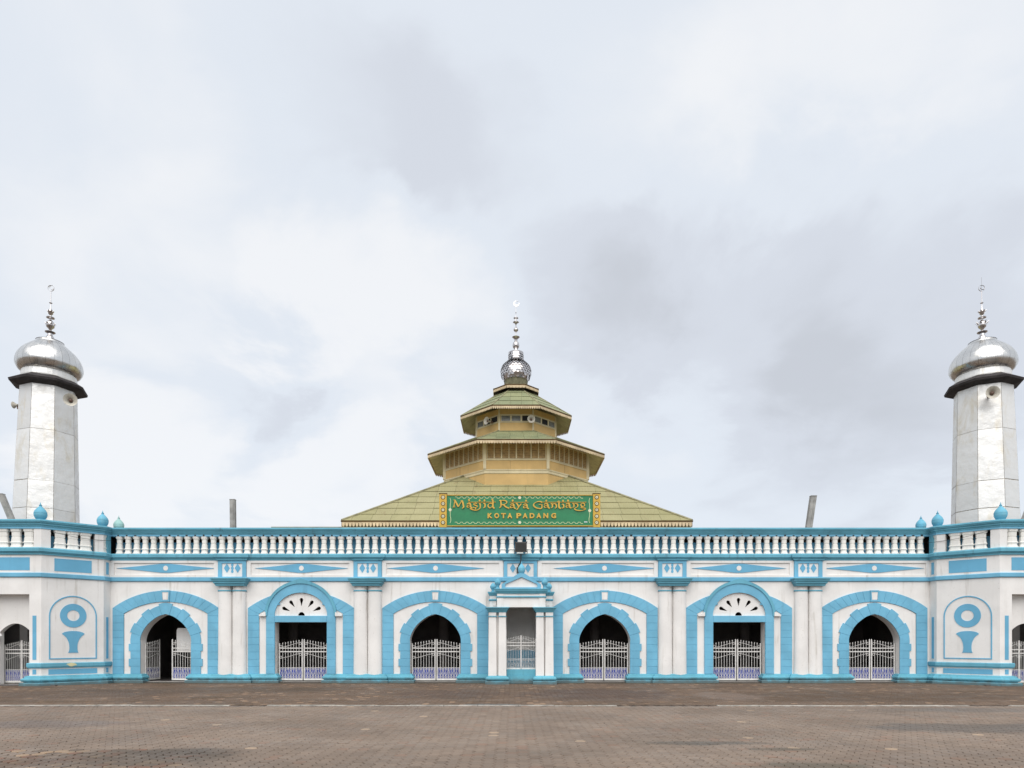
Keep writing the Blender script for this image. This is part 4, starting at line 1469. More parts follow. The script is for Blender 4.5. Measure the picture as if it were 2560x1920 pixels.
def minaret(x, y, rb, rt, lean, label, spiky):
    t = thing("minaret", label, "minaret", (x, y, 5.9), (0, R(lean), 0), group="silver minarets on the corner towers")
    z0, z1 = 0.0, 14.53 - 5.9
    rows = [0.0, (7.9 + 0.55) - 5.9, (7.9 + 1.9) - 5.9, (7.9 + 4.4) - 5.9, z1]

    def rad(z):
        return rb + (rt - rb) * (z - 1.5) / (z1 - 1.5)
    core = MB()
    core.v = []
    vs = [(rad(z) * 0.985 * math.cos(a + R(22.5)), rad(z) * 0.985 * math.sin(a + R(22.5)), z) for z in (z0, z1) for a in OCT]
    core.add(vs, [(i, (i + 1) % 8, (i + 1) % 8 + 8, i + 8) for i in range(8)] + [tuple(range(7, -1, -1)), tuple(range(8, 16))])
    obj("shaft", core, M_SEAM, t)
    rg = random.Random(int(x * 10))
    for k in range(8):
        a0, a1 = OCT[k] + R(22.5), OCT[(k + 1) % 8] + R(22.5)
        for r_ in range(4):
            za, zb_ = rows[r_] + 0.008, rows[r_ + 1] - 0.008
            if 0 < r_:
                za += rg.uniform(-0.02, 0.03) if r_ < 3 else 0
            def P(a_, b_, z, off):
                p0 = Vector((math.cos(a0), math.sin(a0))) * rad(z)
                p1 = Vector((math.cos(a1), math.sin(a1))) * rad(z)
                p = p0.lerp(p1, a_)
                nn = (p0 + p1).normalized()
                return (p.x + nn.x * off, p.y + nn.y * off, z)
            m = MB()
            e = 0.007
            bul = rg.uniform(0.0, 0.02)
            nu, nv = 4, 4
            vs, fs = [], []
            for iv in range(nv + 1):
                for iu in range(nu + 1):
                    u = e + (1 - 2 * e) * iu / nu
                    z = za + (zb_ - za) * iv / nv
                    inner = (0 < iu < nu) and (0 < iv < nv)
                    vs.append(P(u, 0, z, 0.006 + (bul + rg.uniform(-0.006, 0.006) if inner else 0)))
            for iv in range(nv):
                for iu in range(nu):
                    q = iv * (nu + 1) + iu
                    fs.append((q, q + 1, q + nu + 2, q + nu + 1))
            m.add(vs, fs)
            me = m.mesh("metal_panel", M_STEEL, False)
            me.polygons.foreach_set('use_smooth', [True] * len(me.polygons))
            obj("metal_panel", me, None, t)
    # eave skirt
    def ring8(r, z):
        return [(r * math.cos(a + R(22.5)), r * math.sin(a + R(22.5)), z) for a in OCT]
    ze = z1
    vs = ring8(rt * 0.99, ze - 0.05) + ring8(1.66, ze + 0.10) + ring8(1.69, ze + 0.20) + ring8(1.25, ze + 0.46)
    fs = [(i + 8 * k, (i + 1) % 8 + 8 * k, (i + 1) % 8 + 8 * k + 8, i + 8 * k + 8) for k in range(3) for i in range(8)]
    obj("eave", MB().add(vs, fs), M_EAVE, t)
    obj("eave_cap", MB().add(ring8(1.62, ze + 0.235) + ring8(1.20, ze + 0.485), [(i, (i + 1) % 8, (i + 1) % 8 + 8, i + 8) for i in range(8)]), M_SEAM, t)
    # collar ring and dome built of gores
    zd = ze + 0.47
    obj("dome_collar", MB().lathe([(1.19, zd - 0.03), (1.20, zd + 0.02), (1.17, zd + 0.30), (1.15, zd + 0.31)], (0, 0, 0), 36), M_STEEL, t, smooth=False)
    dprof = smooth_path([(1.16, zd + 0.31), (1.32, zd + 0.42), (1.43, zd + 0.62), (1.445, zd + 0.78), (1.40, zd + 1.00), (1.27, zd + 1.26), (1.06, zd + 1.50), (0.83, zd + 1.70), (0.66, zd + 1.84), (0.60, zd + 1.94)], 3)
    NG = 26
    g = MB()
    vs, fs = [], []
    npf = len(dprof)
    aw = math.pi / NG * 0.975
    NC = 5
    for p in dprof:
        for q in range(NC):
            t_ = aw * (-1 + 2 * q / (NC - 1))
            vs.append((p.x * math.cos(t_), p.x * math.sin(t_), p.y))
    for i in range(npf - 1):
        for q in range(NC - 1):
            fs.append((NC * i + q, NC * i + q + 1, NC * i + NC + q + 1, NC * i + NC + q))
    g.add(vs, fs)
    gm = g.mesh("dome_panel", M_DOME, False, recalc=False)
    gm.polygons.foreach_set('use_smooth', [True] * len(gm.polygons))
    obj("dome_core", MB().lathe([(p.x * 0.955, p.y) for p in dprof], (0, 0, 0), 26), M_SEAM, t)
    for k in range(NG):
        obj("dome_panel", gm, None, t, rot=(0, 0, 2 * math.pi * k / NG))
    zc = zd + 1.96
    obj("dome_cap", MB().lathe([(0.60, zc - 0.04), (0.61, zc + 0.0), (0.45, zc + 0.05), (0.30, zc + 0.08)], (0, 0, 0), 24), M_EAVE, t, smooth=True)
    f = MB()
    f.lathe([(0.26, zc + 0.07), (0.24, zc + 0.12), (0.14, zc + 0.30), (0.11, zc + 0.36), (0.115, zc + 0.42), (0.22, zc + 0.47), (0.235, zc + 0.50), (0.10, zc + 0.53), (0.06, zc + 0.58), (0.07, zc + 0.64), (0.17, zc + 0.74), (0.205, zc + 0.85), (0.19, zc + 0.96), (0.10, zc + 1.06), (0.04, zc + 1.11), (0.05, zc + 1.16), (0.18, zc + 1.20), (0.19, zc + 1.23), (0.06, zc + 1.27), (0.04, zc + 1.33), (0.11, zc + 1.44), (0.13, zc + 1.52), (0.08, zc + 1.62), (0.025, zc + 1.70), (0.02, zc + 1.92), (0.075, zc + 1.96), (0.02, zc + 2.0), (0.014, zc + 2.58)], (0, 0, 0), 16)
    fo = obj("finial", f, M_CHROME, t, smooth=True)
    for zz_, rr, ln in ((0.78, 0.175, 0.26 if spiky else 0.18), (1.44, 0.115, 0.14)):
        pet = MB()
        for k in range(8):
            a = 2 * math.pi * k / 8
            ca, sa = math.cos(a), math.sin(a)
            tw = 0.055
            b0 = (rr * 0.75, zc + zz_ - 0.04)
            b1 = (rr * 1.1, zc + zz_ + ln * 0.4)
            b2 = (rr * (1.75 if spiky else 1.45), zc + zz_ + ln * 0.85)
            v_ = []
            for (r_, z_), wd in ((b0, tw), (b1, tw), (b2, 0.004)):
                for q in (-1, 1):
                    v_.append((r_ * ca - q * wd * sa, r_ * sa + q * wd * ca, z_))
            v2 = [(x_ * 0.96, y_ * 0.96, z_ + 0.01) for x_, y_, z_ in v_]
            pet.add(v_ + v2, [(0, 1, 3, 2), (2, 3, 5, 4), (6, 8, 9, 7), (8, 10, 11, 9), (0, 2, 8, 6), (2, 4, 10, 8), (1, 7, 9, 3), (3, 9, 11, 5)])
        obj("petal_ring", pet, M_CHROME, fo)
    cr = MB()
    co = ngon(0, zc + 2.70, 0.155, 0.155, 20)
    ci = ngon(0.035, zc + 2.74, 0.105, 0.105, 20)
    cr.plate(co, [ci], -0.02, 0.02)
    obj("crescent", cr, M_CHROME, fo)
    if spiky:
        obj("spike", MB().tube([(0, 0, zc + 2.5), (0, 0, zc + 3.25)], 0.012, 5), M_CHROME, fo)
    return t


MZ = 1.0
sM = 1700 / (DIST + MZ)
minaret((116.5 - 1280) / sM - 0.03, MZ, 1.44, 1.215, 1.05, "silver sheet metal minaret with onion dome rising above the left corner tower", False)
minaret((2461.5 - 1280) / sM + 0.03, MZ, 1.47, 1.25, -0.75, "silver sheet metal minaret with onion dome and spiky finial above the right corner tower", True)
speaker("horn loudspeaker on the right-hand face of the left minaret", ((178 - 1280) / sM * 0.972 , MZ - 0.95, 13.62), 28)
speaker("horn loudspeaker on the front of the right minaret", ((2477 - 1280) / sM * 0.957, MZ - 1.42, 13.80), -20)
tl = thing("loudspeaker_bracket", "small grey loudspeaker seen from the side on the far left of the left minaret", "loudspeaker", ((52 - 1280) / sM, MZ - 0.2, 13.75))
obj("horn", MB().lathe([(0.05, 0), (0.08, 0.12), (0.16, 0.2), (0.17, 0.22)], (0, 0, 0), 14, axis=(-1, 0, 0)), M_HORN, tl, smooth=True)
obj("bracket", MB().box(-0.03, 0.30, -0.03, 0.03, -0.20, -0.10).box(-0.05, 0.0, -0.02, 0.02, -0.15, 0.0), M_HORND, tl)

# ================================================================== PRAYER HALL with tiered roof
HC = (0.30, 19.0)
hall = thing("prayer_hall", "prayer hall with tiered olive green roofs and ochre octagonal drums behind the arcade", "building", (HC[0], HC[1], 0))
A0 = [math.radians(-90 + 22.5 + 45 * k) for k in range(8)]     # vertex k and k+1 bound a face; face with normal -Y is k=7


def oct_ring(Rr, z):
    return [Vector((Rr * math.cos(a), Rr * math.sin(a), z)) for a in A0]


def clip_poly(poly, x0, x1, y0, y1):
    def cut(ps, ax, lim, keep_less):
        out = []
        for i in range(len(ps)):
            a, b = ps[i], ps[(i + 1) % len(ps)]
            ina = a[ax] <= lim if keep_less else a[ax] >= lim
            inb = b[ax] <= lim if keep_less else b[ax] >= lim
            if ina:
                out.append(a)
            if ina != inb:
                t = (lim - a[ax]) / (b[ax] - a[ax])
                out.append((a[0] + (b[0] - a[0]) * t, a[1] + (b[1] - a[1]) * t))
        return out
    for ax, lim, less in ((0, x0, False), (0, x1, True), (1, y0, False), (1, y1, True)):
        if len(poly) < 3:
            return []
        poly = cut(poly, ax, lim, less)
    return poly


def roof_sheets(corners, mat, parent, sw, sh, rng, lift=0.02):
    """cover a roof face (corners: eave left, eave right, top right, top left) with separate sheets"""
    a, b, c, d = [Vector(p) for p in corners]
    U = (b - a).normalized()
    Nn = U.cross(d - a).normalized()
    W = Nn.cross(U)
    if Nn.z < 0:
        Nn = -Nn
    poly = [((p - a).dot(U), (p - a).dot(W)) for p in (a, b, c, d)]
    ys = [p[1] for p in poly]
    xs = [p[0] for p in poly]
    mid = (xs[0] + xs[1]) / 2
    y = 0.0
    row = 0
    while y < max(ys) - 0.05:
        y1 = min(y + sh, max(ys))
        if max(ys) - y1 < 0.25:
            y1 = max(ys)
        off = rng.uniform(-0.06, 0.06) * sw + sw * 0.5
        n0 = int(math.floor((min(xs) - mid - off) / sw)) - 1
        n1 = int(math.ceil((max(xs) - mid - off) / sw)) + 1
        for k in range(n0, n1):
            xa = mid + off + k * sw
            q = clip_poly(poly, xa + 0.007, xa + sw - 0.007, y + 0.007, y1 - 0.004)
            if len(q) < 3:
                continue
            area = abs(sum(q[i][0] * q[(i + 1) % len(q)][1] - q[(i + 1) % len(q)][0] * q[i][1] for i in range(len(q)))) / 2
            if area < 0.03:
                continue
            l0 = lift + rng.uniform(0, 0.010)
            n = len(q)
            cen = a + U * (sum(p[0] for p in q) / n) + W * (sum(p[1] for p in q) / n)
            vs = []
            for off_ in (0.0, -0.018):
                for p in q:
                    up = l0 + (0.028 * (1 - (p[1] - y) / (y1 - y + 1e-6))) + off_
                    vs.append(tuple(a + U * p[0] + W * p[1] + Nn * up - cen))
            m = MB().add(vs, [tuple(range(n)), tuple(range(2 * n - 1, n - 1, -1))] + [(i, i + n, (i + 1) % n + n, (i + 1) % n) for i in range(n)])
            obj("roof_sheet", m, mat, parent, loc=cen)
        y = y1
        row += 1


def fringe(edges_, drop, sp_, name, parent, board=0.10, mat=None):
    """hanging board with pointed teeth along eave edges"""
    m = MB()
    for a, b in edges_:
        a, b = Vector(a), Vector(b)
        d = b - a
        Ln = d.length
        d.normalize()
        n = max(1, int(Ln / sp_))
        out = Vector((d.y, -d.x, 0))
        w = Ln / n

        def pt(u, z, o):
            return tuple(a + d * u + Vector((0, 0, z)) + out * o)
        vs = [pt(0, 0, 0.02), pt(Ln, 0, 0.02), pt(Ln, -board, 0.02), pt(0, -board, 0.02), pt(0, 0, -0.01), pt(Ln, 0, -0.01), pt(Ln, -board, -0.01), pt(0, -board, -0.01)]
        m.add(vs, [(0, 1, 2, 3), (7, 6, 5, 4), (0, 4, 5, 1), (3, 2, 6, 7)])
        for i in range(n):
            u = w * i
            pr = [(u + w * 0.12, -board * 0.6), (u + w * 0.88, -board * 0.6), (u + w * 0.90, -drop * 0.72), (u + w * 0.5, -drop), (u + w * 0.10, -drop * 0.72)]
            vs = [pt(p[0], p[1], 0.034) for p in pr] + [pt(p[0], p[1], 0.012) for p in pr]
            m.add(vs, [tuple(range(5)), tuple(range(9, 4, -1))] + [(k, k + 5, (k + 1) % 5 + 5, (k + 1) % 5) for k in range(5)])
    return obj(name, m, mat or M_FRINGE, parent, kind='stuff')


rngr = random.Random(21)
# ---- main pyramid roof
E, EZ, SL = 10.65, 9.30, 0.628
RT = 5.0
ring_e = [Vector((-E, -E, EZ)), Vector((E, -E, EZ)), Vector((E, E, EZ)), Vector((-E, E, EZ))]
top_h = 3.5
ring_t = [Vector((sx * top_h, sy * top_h, EZ + (E - top_h) * SL)) for sx, sy in ((-1, -1), (1, -1), (1, 1), (-1, 1))]
low = [v - Vector((0, 0, 0.16)) for v in ring_e]
lowt = [v - Vector((0, 0, 0.16)) for v in ring_t]
vs = [tuple(v) for v in ring_e + ring_t + low + lowt]
fs = [(i, (i + 1) % 4, (i + 1) % 4 + 4, i + 4) for i in range(4)] + [(i + 8, i + 12, (i + 1) % 4 + 12, (i + 1) % 4 + 8) for i in range(4)] + [(i, i + 8, (i + 1) % 4 + 8, (i + 1) % 4) for i in range(4)]
mroof = obj("main_roof", MB().add(vs, fs), M_ROOFJ, hall)
for i in (0, 1, 3):
    j = (i + 1) % 4
    roof_sheets((ring_e[i], ring_e[j], ring_t[j], ring_t[i]), M_ROOF, mroof, 1.18, 1.02, rngr)
for i in range(4):
    obj("hip_cap", MB().tube([tuple(ring_e[i] + Vector((0, 0, 0.05))), tuple(ring_t[i] + Vector((0, 0, 0.06)))], 0.085, 6), M_RIDGE, mroof)
fringe([(ring_e[i] + Vector((0, 0, -0.02)), ring_e[(i + 1) % 4] + Vector((0, 0, -0.02))) for i in range(4)], 0.33, 0.205, "eave_fringe", mroof, 0.12)
obj("gutter_edge", MB().sweep([(p.x, p.y) for p in ring_e], [(-0.02, EZ - 0.05), (0.05, EZ - 0.05), (0.06, EZ + 0.03), (-0.02, EZ + 0.05)], True), M_BROWN, mroof)
# walls below the main roof
hw = MB()
hw.box(-9.6, 9.6, -9.6, -9.4, 0, 9.1).box(-9.6, 9.6, 9.4, 9.6, 0, 9.1).box(-9.6, -9.4, -9.39, 9.39, 0, 9.1).box(9.4, 9.6, -9.39, 9.39, 0, 9.1)
obj("wall", hw, M_LOUVRE, hall)


def drum(name, Rr, z0, z1, mat):
    vs = [tuple(v) for v in oct_ring(Rr, z0) + oct_ring(Rr, z1)]
    return obj(name, MB().add(vs, [(i, (i + 1) % 8, (i + 1) % 8 + 8, i + 8) for i in range(8)] + [tuple(range(7, -1, -1)), tuple(range(8, 16))]), mat, hall)


def face_frame(k, Rr):
    a = Vector((Rr * math.cos(A0[k]), Rr * math.sin(A0[k]), 0))
    b = Vector((Rr * math.cos(A0[(k + 1) % 8]), Rr * math.sin(A0[(k + 1) % 8]), 0))
    d = (b - a).normalized()
    return Matrix.Translation(a) @ Matrix.Rotation(math.atan2(d.y, d.x), 4, 'Z'), (b - a).length


FACES = [7, 0, 1, 6, 5]      # front, right-front, right, left-front, left


def tier_roof(name, R1, z1, R2, z2, mat, sw, sh, drop, spc, under=None):
    r1, r2 = oct_ring(R1, z1), oct_ring(R2, z2)
    l1, l2 = oct_ring(R1, z1 - 0.10), oct_ring(R2, z2 - 0.14)
    vs = [tuple(v) for v in r1 + r2]
    root = obj(name, MB().add(vs, [(i, (i + 1) % 8, (i + 1) % 8 + 8, i + 8) for i in range(8)]), M_ROOFJ, hall)
    obj("soffit", MB().add([tuple(v) for v in l1 + l2 + r1], [(i, i + 8, (i + 1) % 8 + 8, (i + 1) % 8) for i in range(8)] + [(i, (i + 1) % 8, (i + 1) % 8 + 16, i + 16) for i in range(8)]), under or M_SOFFIT, root)
    if sw:
        for k in FACES:
            j = (k + 1) % 8
            roof_sheets((r1[k], r1[j], r2[j], r2[k]), mat, root, sw, sh, rngr, 0.012)
    for k in range(8):
        obj("hip_cap", MB().tube([tuple(r1[k] + Vector((0, 0, 0.04))), tuple(r2[k] + Vector((0, 0, 0.04)))], 0.05, 5), M_RIDGE, root)
    obj("gutter_edge", MB().sweep([(v.x, v.y) for v in r1], [(-0.02, z1 - 0.05), (0.035, z1 - 0.05), (0.05, z1 + 0.03), (-0.02, z1 + 0.05)], True), M_BROWN, root)
    fringe([(r1[k] + Vector((0, 0, -0.03)), r1[(k + 1) % 8] + Vector((0, 0, -0.03))) for k in range(8)], drop, spc, "eave_fringe", root, drop * 0.4)
    return root


# ---- drum 2 with louvred windows
R2 = 5.68
d2 = drum("lower_drum", R2, 11.6, 15.75, M_TAN)
ring_prof = [(-0.05, 13.50), (0.02, 13.50), (0.05, 13.53), (0.05, 13.60), (0.015, 13.62), (0.015, 13.70), (0.05, 13.72), (0.06, 13.80), (-0.05, 13.82)]
obj("drum_moulding", MB().sweep([(v.x, v.y) for v in oct_ring(R2, 0)], ring_prof, True), M_CREAM, d2)
sill_prof = [(-0.05, 14.42), (0.05, 14.42), (0.06, 14.50), (-0.05, 14.53)]
obj("sill_rail", MB().sweep([(v.x, v.y) for v in oct_ring(R2, 0)], sill_prof, True), M_CREAM, d2)
for k in range(8):
    v = oct_ring(R2, 0)[k]
    pp = obj("corner_post", MB().add([(v.x + dx, v.y + dy, z) for z in (13.82, 15.74) for dx, dy in ((-0.10, -0.10), (0.10, -0.10), (0.10, 0.10), (-0.10, 0.10))], [(0, 1, 5, 4), (1, 2, 6, 5), (2, 3, 7, 6), (3, 0, 4, 7)]), M_CREAM, d2)
sh_mesh = {}
for k in FACES:
    F, Lf = face_frame(k, R2)
    n = 4
    x_in = 0.14
    w = (Lf - 2 * x_in) / n
    for i in range(n):
        xa = x_in + w * i
        fr = MB(F).plate([(xa, 14.531), (xa + w, 14.531), (xa + w, 15.70), (xa, 15.70)], [[(xa + 0.045, 14.56), (xa + w / 2 - 0.03, 14.56), (xa + w / 2 - 0.03, 15.66), (xa + 0.045, 15.66)], [(xa + w / 2 + 0.03, 14.56), (xa + w - 0.045, 14.56), (xa + w - 0.045, 15.66), (xa + w / 2 + 0.03, 15.66)]], -0.05, -0.002)
        wd = obj("louvre_window", fr, M_CREAM, d2)
        for q in (0, 1):
            l0 = xa + (0.045 if q == 0 else w / 2 + 0.03)
            l1 = l0 + w / 2 - 0.075
            sm = MB(F)
            for s_ in range(9):
                z = 14.57 + s_ * 0.12
                sm.add([(l0, -0.030, z), (l1, -0.030, z), (l1, -0.005, z + 0.10), (l0, -0.005, z + 0.10)], [(0, 1, 2, 3)])
            obj("shutter", sm, M_LOUVRE, wd)
    pj = MB(F)
    pj.box(Lf * 0.40, Lf * 0.40 + 0.025, -0.012, 0.0, 13.83, 14.41)
    obj("board_joint", pj, M_LOUVRE, d2)
tier_roof("middle_roof", 6.92, 15.52, 3.05, 17.22, M_ROOFG, 0.95, 0.85, 0.25, 0.178)
# ---- drum 3 with small windows
R3 = 3.20
d3 = drum("upper_drum", R3, 16.6, 18.75, M_TAN)
obj("sill_rail", MB().sweep([(v.x, v.y) for v in oct_ring(R3, 0)], [(-0.03, 17.75), (0.035, 17.75), (0.04, 17.81), (-0.03, 17.83)], True), M_CREAM, d3)
obj("head_rail", MB().sweep([(v.x, v.y) for v in oct_ring(R3, 0)], [(-0.03, 18.28), (0.035, 18.28), (0.04, 18.34), (-0.03, 18.35)], True), M_CREAM, d3)
for v in oct_ring(R3, 0):
    obj("corner_post", MB().add([(v.x + dx, v.y + dy, z) for z in (17.0, 18.7) for dx, dy in ((-0.06, -0.06), (0.06, -0.06), (0.06, 0.06), (-0.06, 0.06))], [(0, 1, 5, 4), (1, 2, 6, 5), (2, 3, 7, 6), (3, 0, 4, 7)]), M_CREAM, d3)
open_set = {(7, 2), (6, 1), (6, 2), (0, 1)}
for k in FACES:
    F, Lf = face_frame(k, R3)
    w = (Lf - 0.20) / 3
    for i in range(3):
        xa = 0.10 + w * i
        fr = MB(F).plate([(xa, 17.832), (xa + w, 17.832), (xa + w, 18.278), (xa, 18.278)], [[(xa + 0.06, 17.86), (xa + w - 0.06, 17.86), (xa + w - 0.06, 18.25), (xa + 0.06, 18.25)]], -0.035, -0.002)
        wd = obj("window_frame", fr, M_CREAM, d3)
        op = (k, i) in open_set
        obj("opening_shade" if op else "pane", MB(F).box(xa + 0.05, xa + w - 0.05, -0.012, -0.003, 17.85, 18.26), M_BLACK if op else M_PANE, wd)  # open windows get a black plate for the shade inside
tier_roof("upper_roof", 4.42, 18.62, 0.95, 20.98, M_ROOFG, 0.80, 0.95, 0.24, 0.150)
tier_roof("top_roof", 1.82, 20.98, 0.80, 21.06, M_ROOFG, 0, 0.50, 0.24, 0.105, M_EAVE)
# ---- mirrored bulb and finial
neck = obj("roof_neck", MB().lathe([(0.72, 20.3), (0.72, 21.1), (0.86, 21.2), (0.90, 21.75), (0.93, 21.85)], (0, 0, 0), 12), M_ROOFJ, hall)
bprof_ = smooth_path([(0.94, 21.86), (1.10, 22.20), (1.14, 22.62), (1.02, 22.98), (0.78, 23.22), (0.60, 23.34), (0.55, 23.46), (0.56, 23.95)], 4)
bulb = obj("bulb", MB().lathe([(p.x * 0.97, p.y) for p in bprof_], (0, 0, 0), 24), M_CHROME, hall, smooth=True)
scl = MB()
dd_ = [0]
for a, b in zip(bprof_, bprof_[1:]):
    dd_.append(dd_[-1] + (b - a).length)
rs = random.Random(4)
NR = 14
for r_ in range(NR):
    s0 = dd_[-1] * r_ / NR
    s1 = dd_[-1] * (r_ + 1.25) / NR
    p0, p1 = at_len(bprof_, dd_, s0), at_len(bprof_, dd_, min(s1, dd_[-1]))
    nsc = 26
    for k in range(nsc):
        if rs.random() < (0.45 if r_ < 2 else 0.03):
            continue
        a = 2 * math.pi * (k + (0.5 if r_ % 2 else 0)) / nsc
        hwid = math.pi / nsc * 0.92
        t_ = rs.gauss(0.0, 0.008)
        vs = []
        for (p, o_, wf) in ((p1, 0.0, 1.0), (p0.lerp(p1, 0.35), 0.03 + t_, 1.0), (p0, 0.045 + t_, 0.45)):
            for q in (-1, 1):
                aa = a + q * hwid * wf
                vs.append(((p.x + o_) * math.cos(aa), (p.x + o_) * math.sin(aa), p.y))
        scl.add(vs, [(0, 1, 3, 2), (2, 3, 5, 4)])
sm_ = scl.mesh("mirror_scales", M_CHROME, False, recalc=False)
obj("mirror_scales", sm_, None, bulb, kind='stuff')
fin = [(0.57, 23.95), (0.58, 24.02), (0.45, 24.08), (0.17, 24.12), (0.16, 24.34), (0.22, 24.36), (0.32, 24.48), (0.34, 24.60), (0.28, 24.78), (0.14, 24.90), (0.15, 24.98), (0.18, 25.08), (0.38, 25.22), (0.20, 25.30), (0.05, 25.33), (0.04, 25.60), (0.12, 25.64), (0.24, 25.76), (0.23, 25.84), (0.12, 25.94), (0.04, 26.02), (0.05, 26.16), (0.12, 26.28), (0.30, 26.36), (0.10, 26.44), (0.09, 26.62), (0.24, 26.68), (0.06, 26.78), (0.02, 26.90), (0.02, 27.06), (0.06, 27.10), (0.02, 27.14), (0.016, 27.55)]
fin = [(r if h < 24.2 else r * 0.78, h) for r, h in fin]
fo = obj("finial", MB().lathe(fin, (0, 0, 0), 16), M_CHROME, hall, smooth=True)
obj("crescent", MB().plate(ngon(0.03, 27.78, 0.22, 0.22, 22), [ngon(0.07, 27.83, 0.155, 0.155, 22)], -0.02, 0.02), M_CHROME, fo)

sH = 1700 / (DIST + HC[1] - 3.1)
speaker("horn loudspeaker in the dark window at the front of the top drum", ((1327 - 1280) / sH, HC[1] - 3.15, EYE_H + (1600 - 1052) / sH), 4, 0, 0.92)
sH2 = 1700 / (DIST + HC[1] - 2.7)
speaker("horn loudspeaker turned to the left on the left side of the top drum", ((1226 - 1280) / sH2, HC[1] - 2.75, EYE_H + (1600 - 1055) / sH2), -48, 0, 0.92)

# ================================================================== SIGNBOARD
SY = 1.0
sS = 1700 / (DIST + SY)
sign = thing("signboard", "green signboard with golden letters Masjid Raya Gantiang, Kota Padang, above the balustrade", "sign", ((1299.5 - 1280) / sS, SY, 7.3))


def sx_(px):
    return (px - 1299.5) / sS


def sz_(py):
    return EYE_H + (1600 - py) / sS - 7.3


obj("board", MB().box(sx_(1117.5), sx_(1482), 0.0, 0.12, sz_(1314), sz_(1239)), M_GREEN, sign)
obj("board_edge", MB().box(sx_(1117.5), sx_(1482), -0.04, 0.14, sz_(1239) + 0.001, sz_(1237.3)).box(sx_(1117.5), sx_(1482), -0.04, 0.14, sz_(1316), sz_(1314) - 0.001), M_GOLDP, sign)
obj("support", MB().box(sx_(1130), sx_(1470), 0.02, 0.10, sz_(1322), sz_(1316) - 0.002).box(sx_(1170), sx_(1174), 0.15, 0.22, -1.2, 1.4).box(sx_(1425), sx_(1429), 0.15, 0.22, -1.2, 1.4), M_BROWN, sign)
for (a, b) in ((1098.6, 1117.2), (1482.3, 1500.4)):
    p = obj("side_panel", MB().cbox(sx_(a), sx_(b), -0.07, 0.14, sz_(1319), sz_(1235)), M_GOLDP, sign)
    obj("side_cap", MB().box(sx_(a) - 0.02, sx_(b) + 0.02, -0.09, 0.15, sz_(1235) + 0.001, sz_(1233.6)), M_BROWN, p)
    cxm = (sx_(a) + sx_(b)) / 2
    for i in range(5):
        zc = sz_(1244 + 15.75 * i)
        star = []
        for q in range(32):
            rr = 0.108 + 0.014 * math.cos(q * math.pi / 2)
            star.append((cxm + rr * math.cos(2 * math.pi * q / 32), zc + rr * math.sin(2 * math.pi * q / 32)))
        md = obj("medallion", MB().prism(star, -0.078, -0.069), M_BROWN, p)
        md.location = (0, 0, 0)
    cw = MB()
    for i in range(5):
        zc = sz_(1244 + 15.75 * i)
        cw.plate(ngon(cxm, zc, 0.068, 0.068, 20), [ngon(cxm, zc, 0.026, 0.026, 10)], -0.086, -0.0775)
    obj("medallion_rings", cw, M_CREAMW, p)
# golden letters of the first line: traced broad-pen strokes (zoom pixels)
ZS = 12.289


def zp(p):
    return (sx_(1125 + p[0] / ZS), sz_(1240 + p[1] / ZS))


A_STROKES = [([(520, 262), (560, 232), (612, 236), (636, 290), (640, 345), (690, 376)], 46), ([(632, 292), (560, 288), (524, 322), (556, 352), (632, 322)], 34)]


def shift(strokes, dx, dy):
    return [([(x + dx, y + dy) for x, y in p], w) for p, w in strokes]


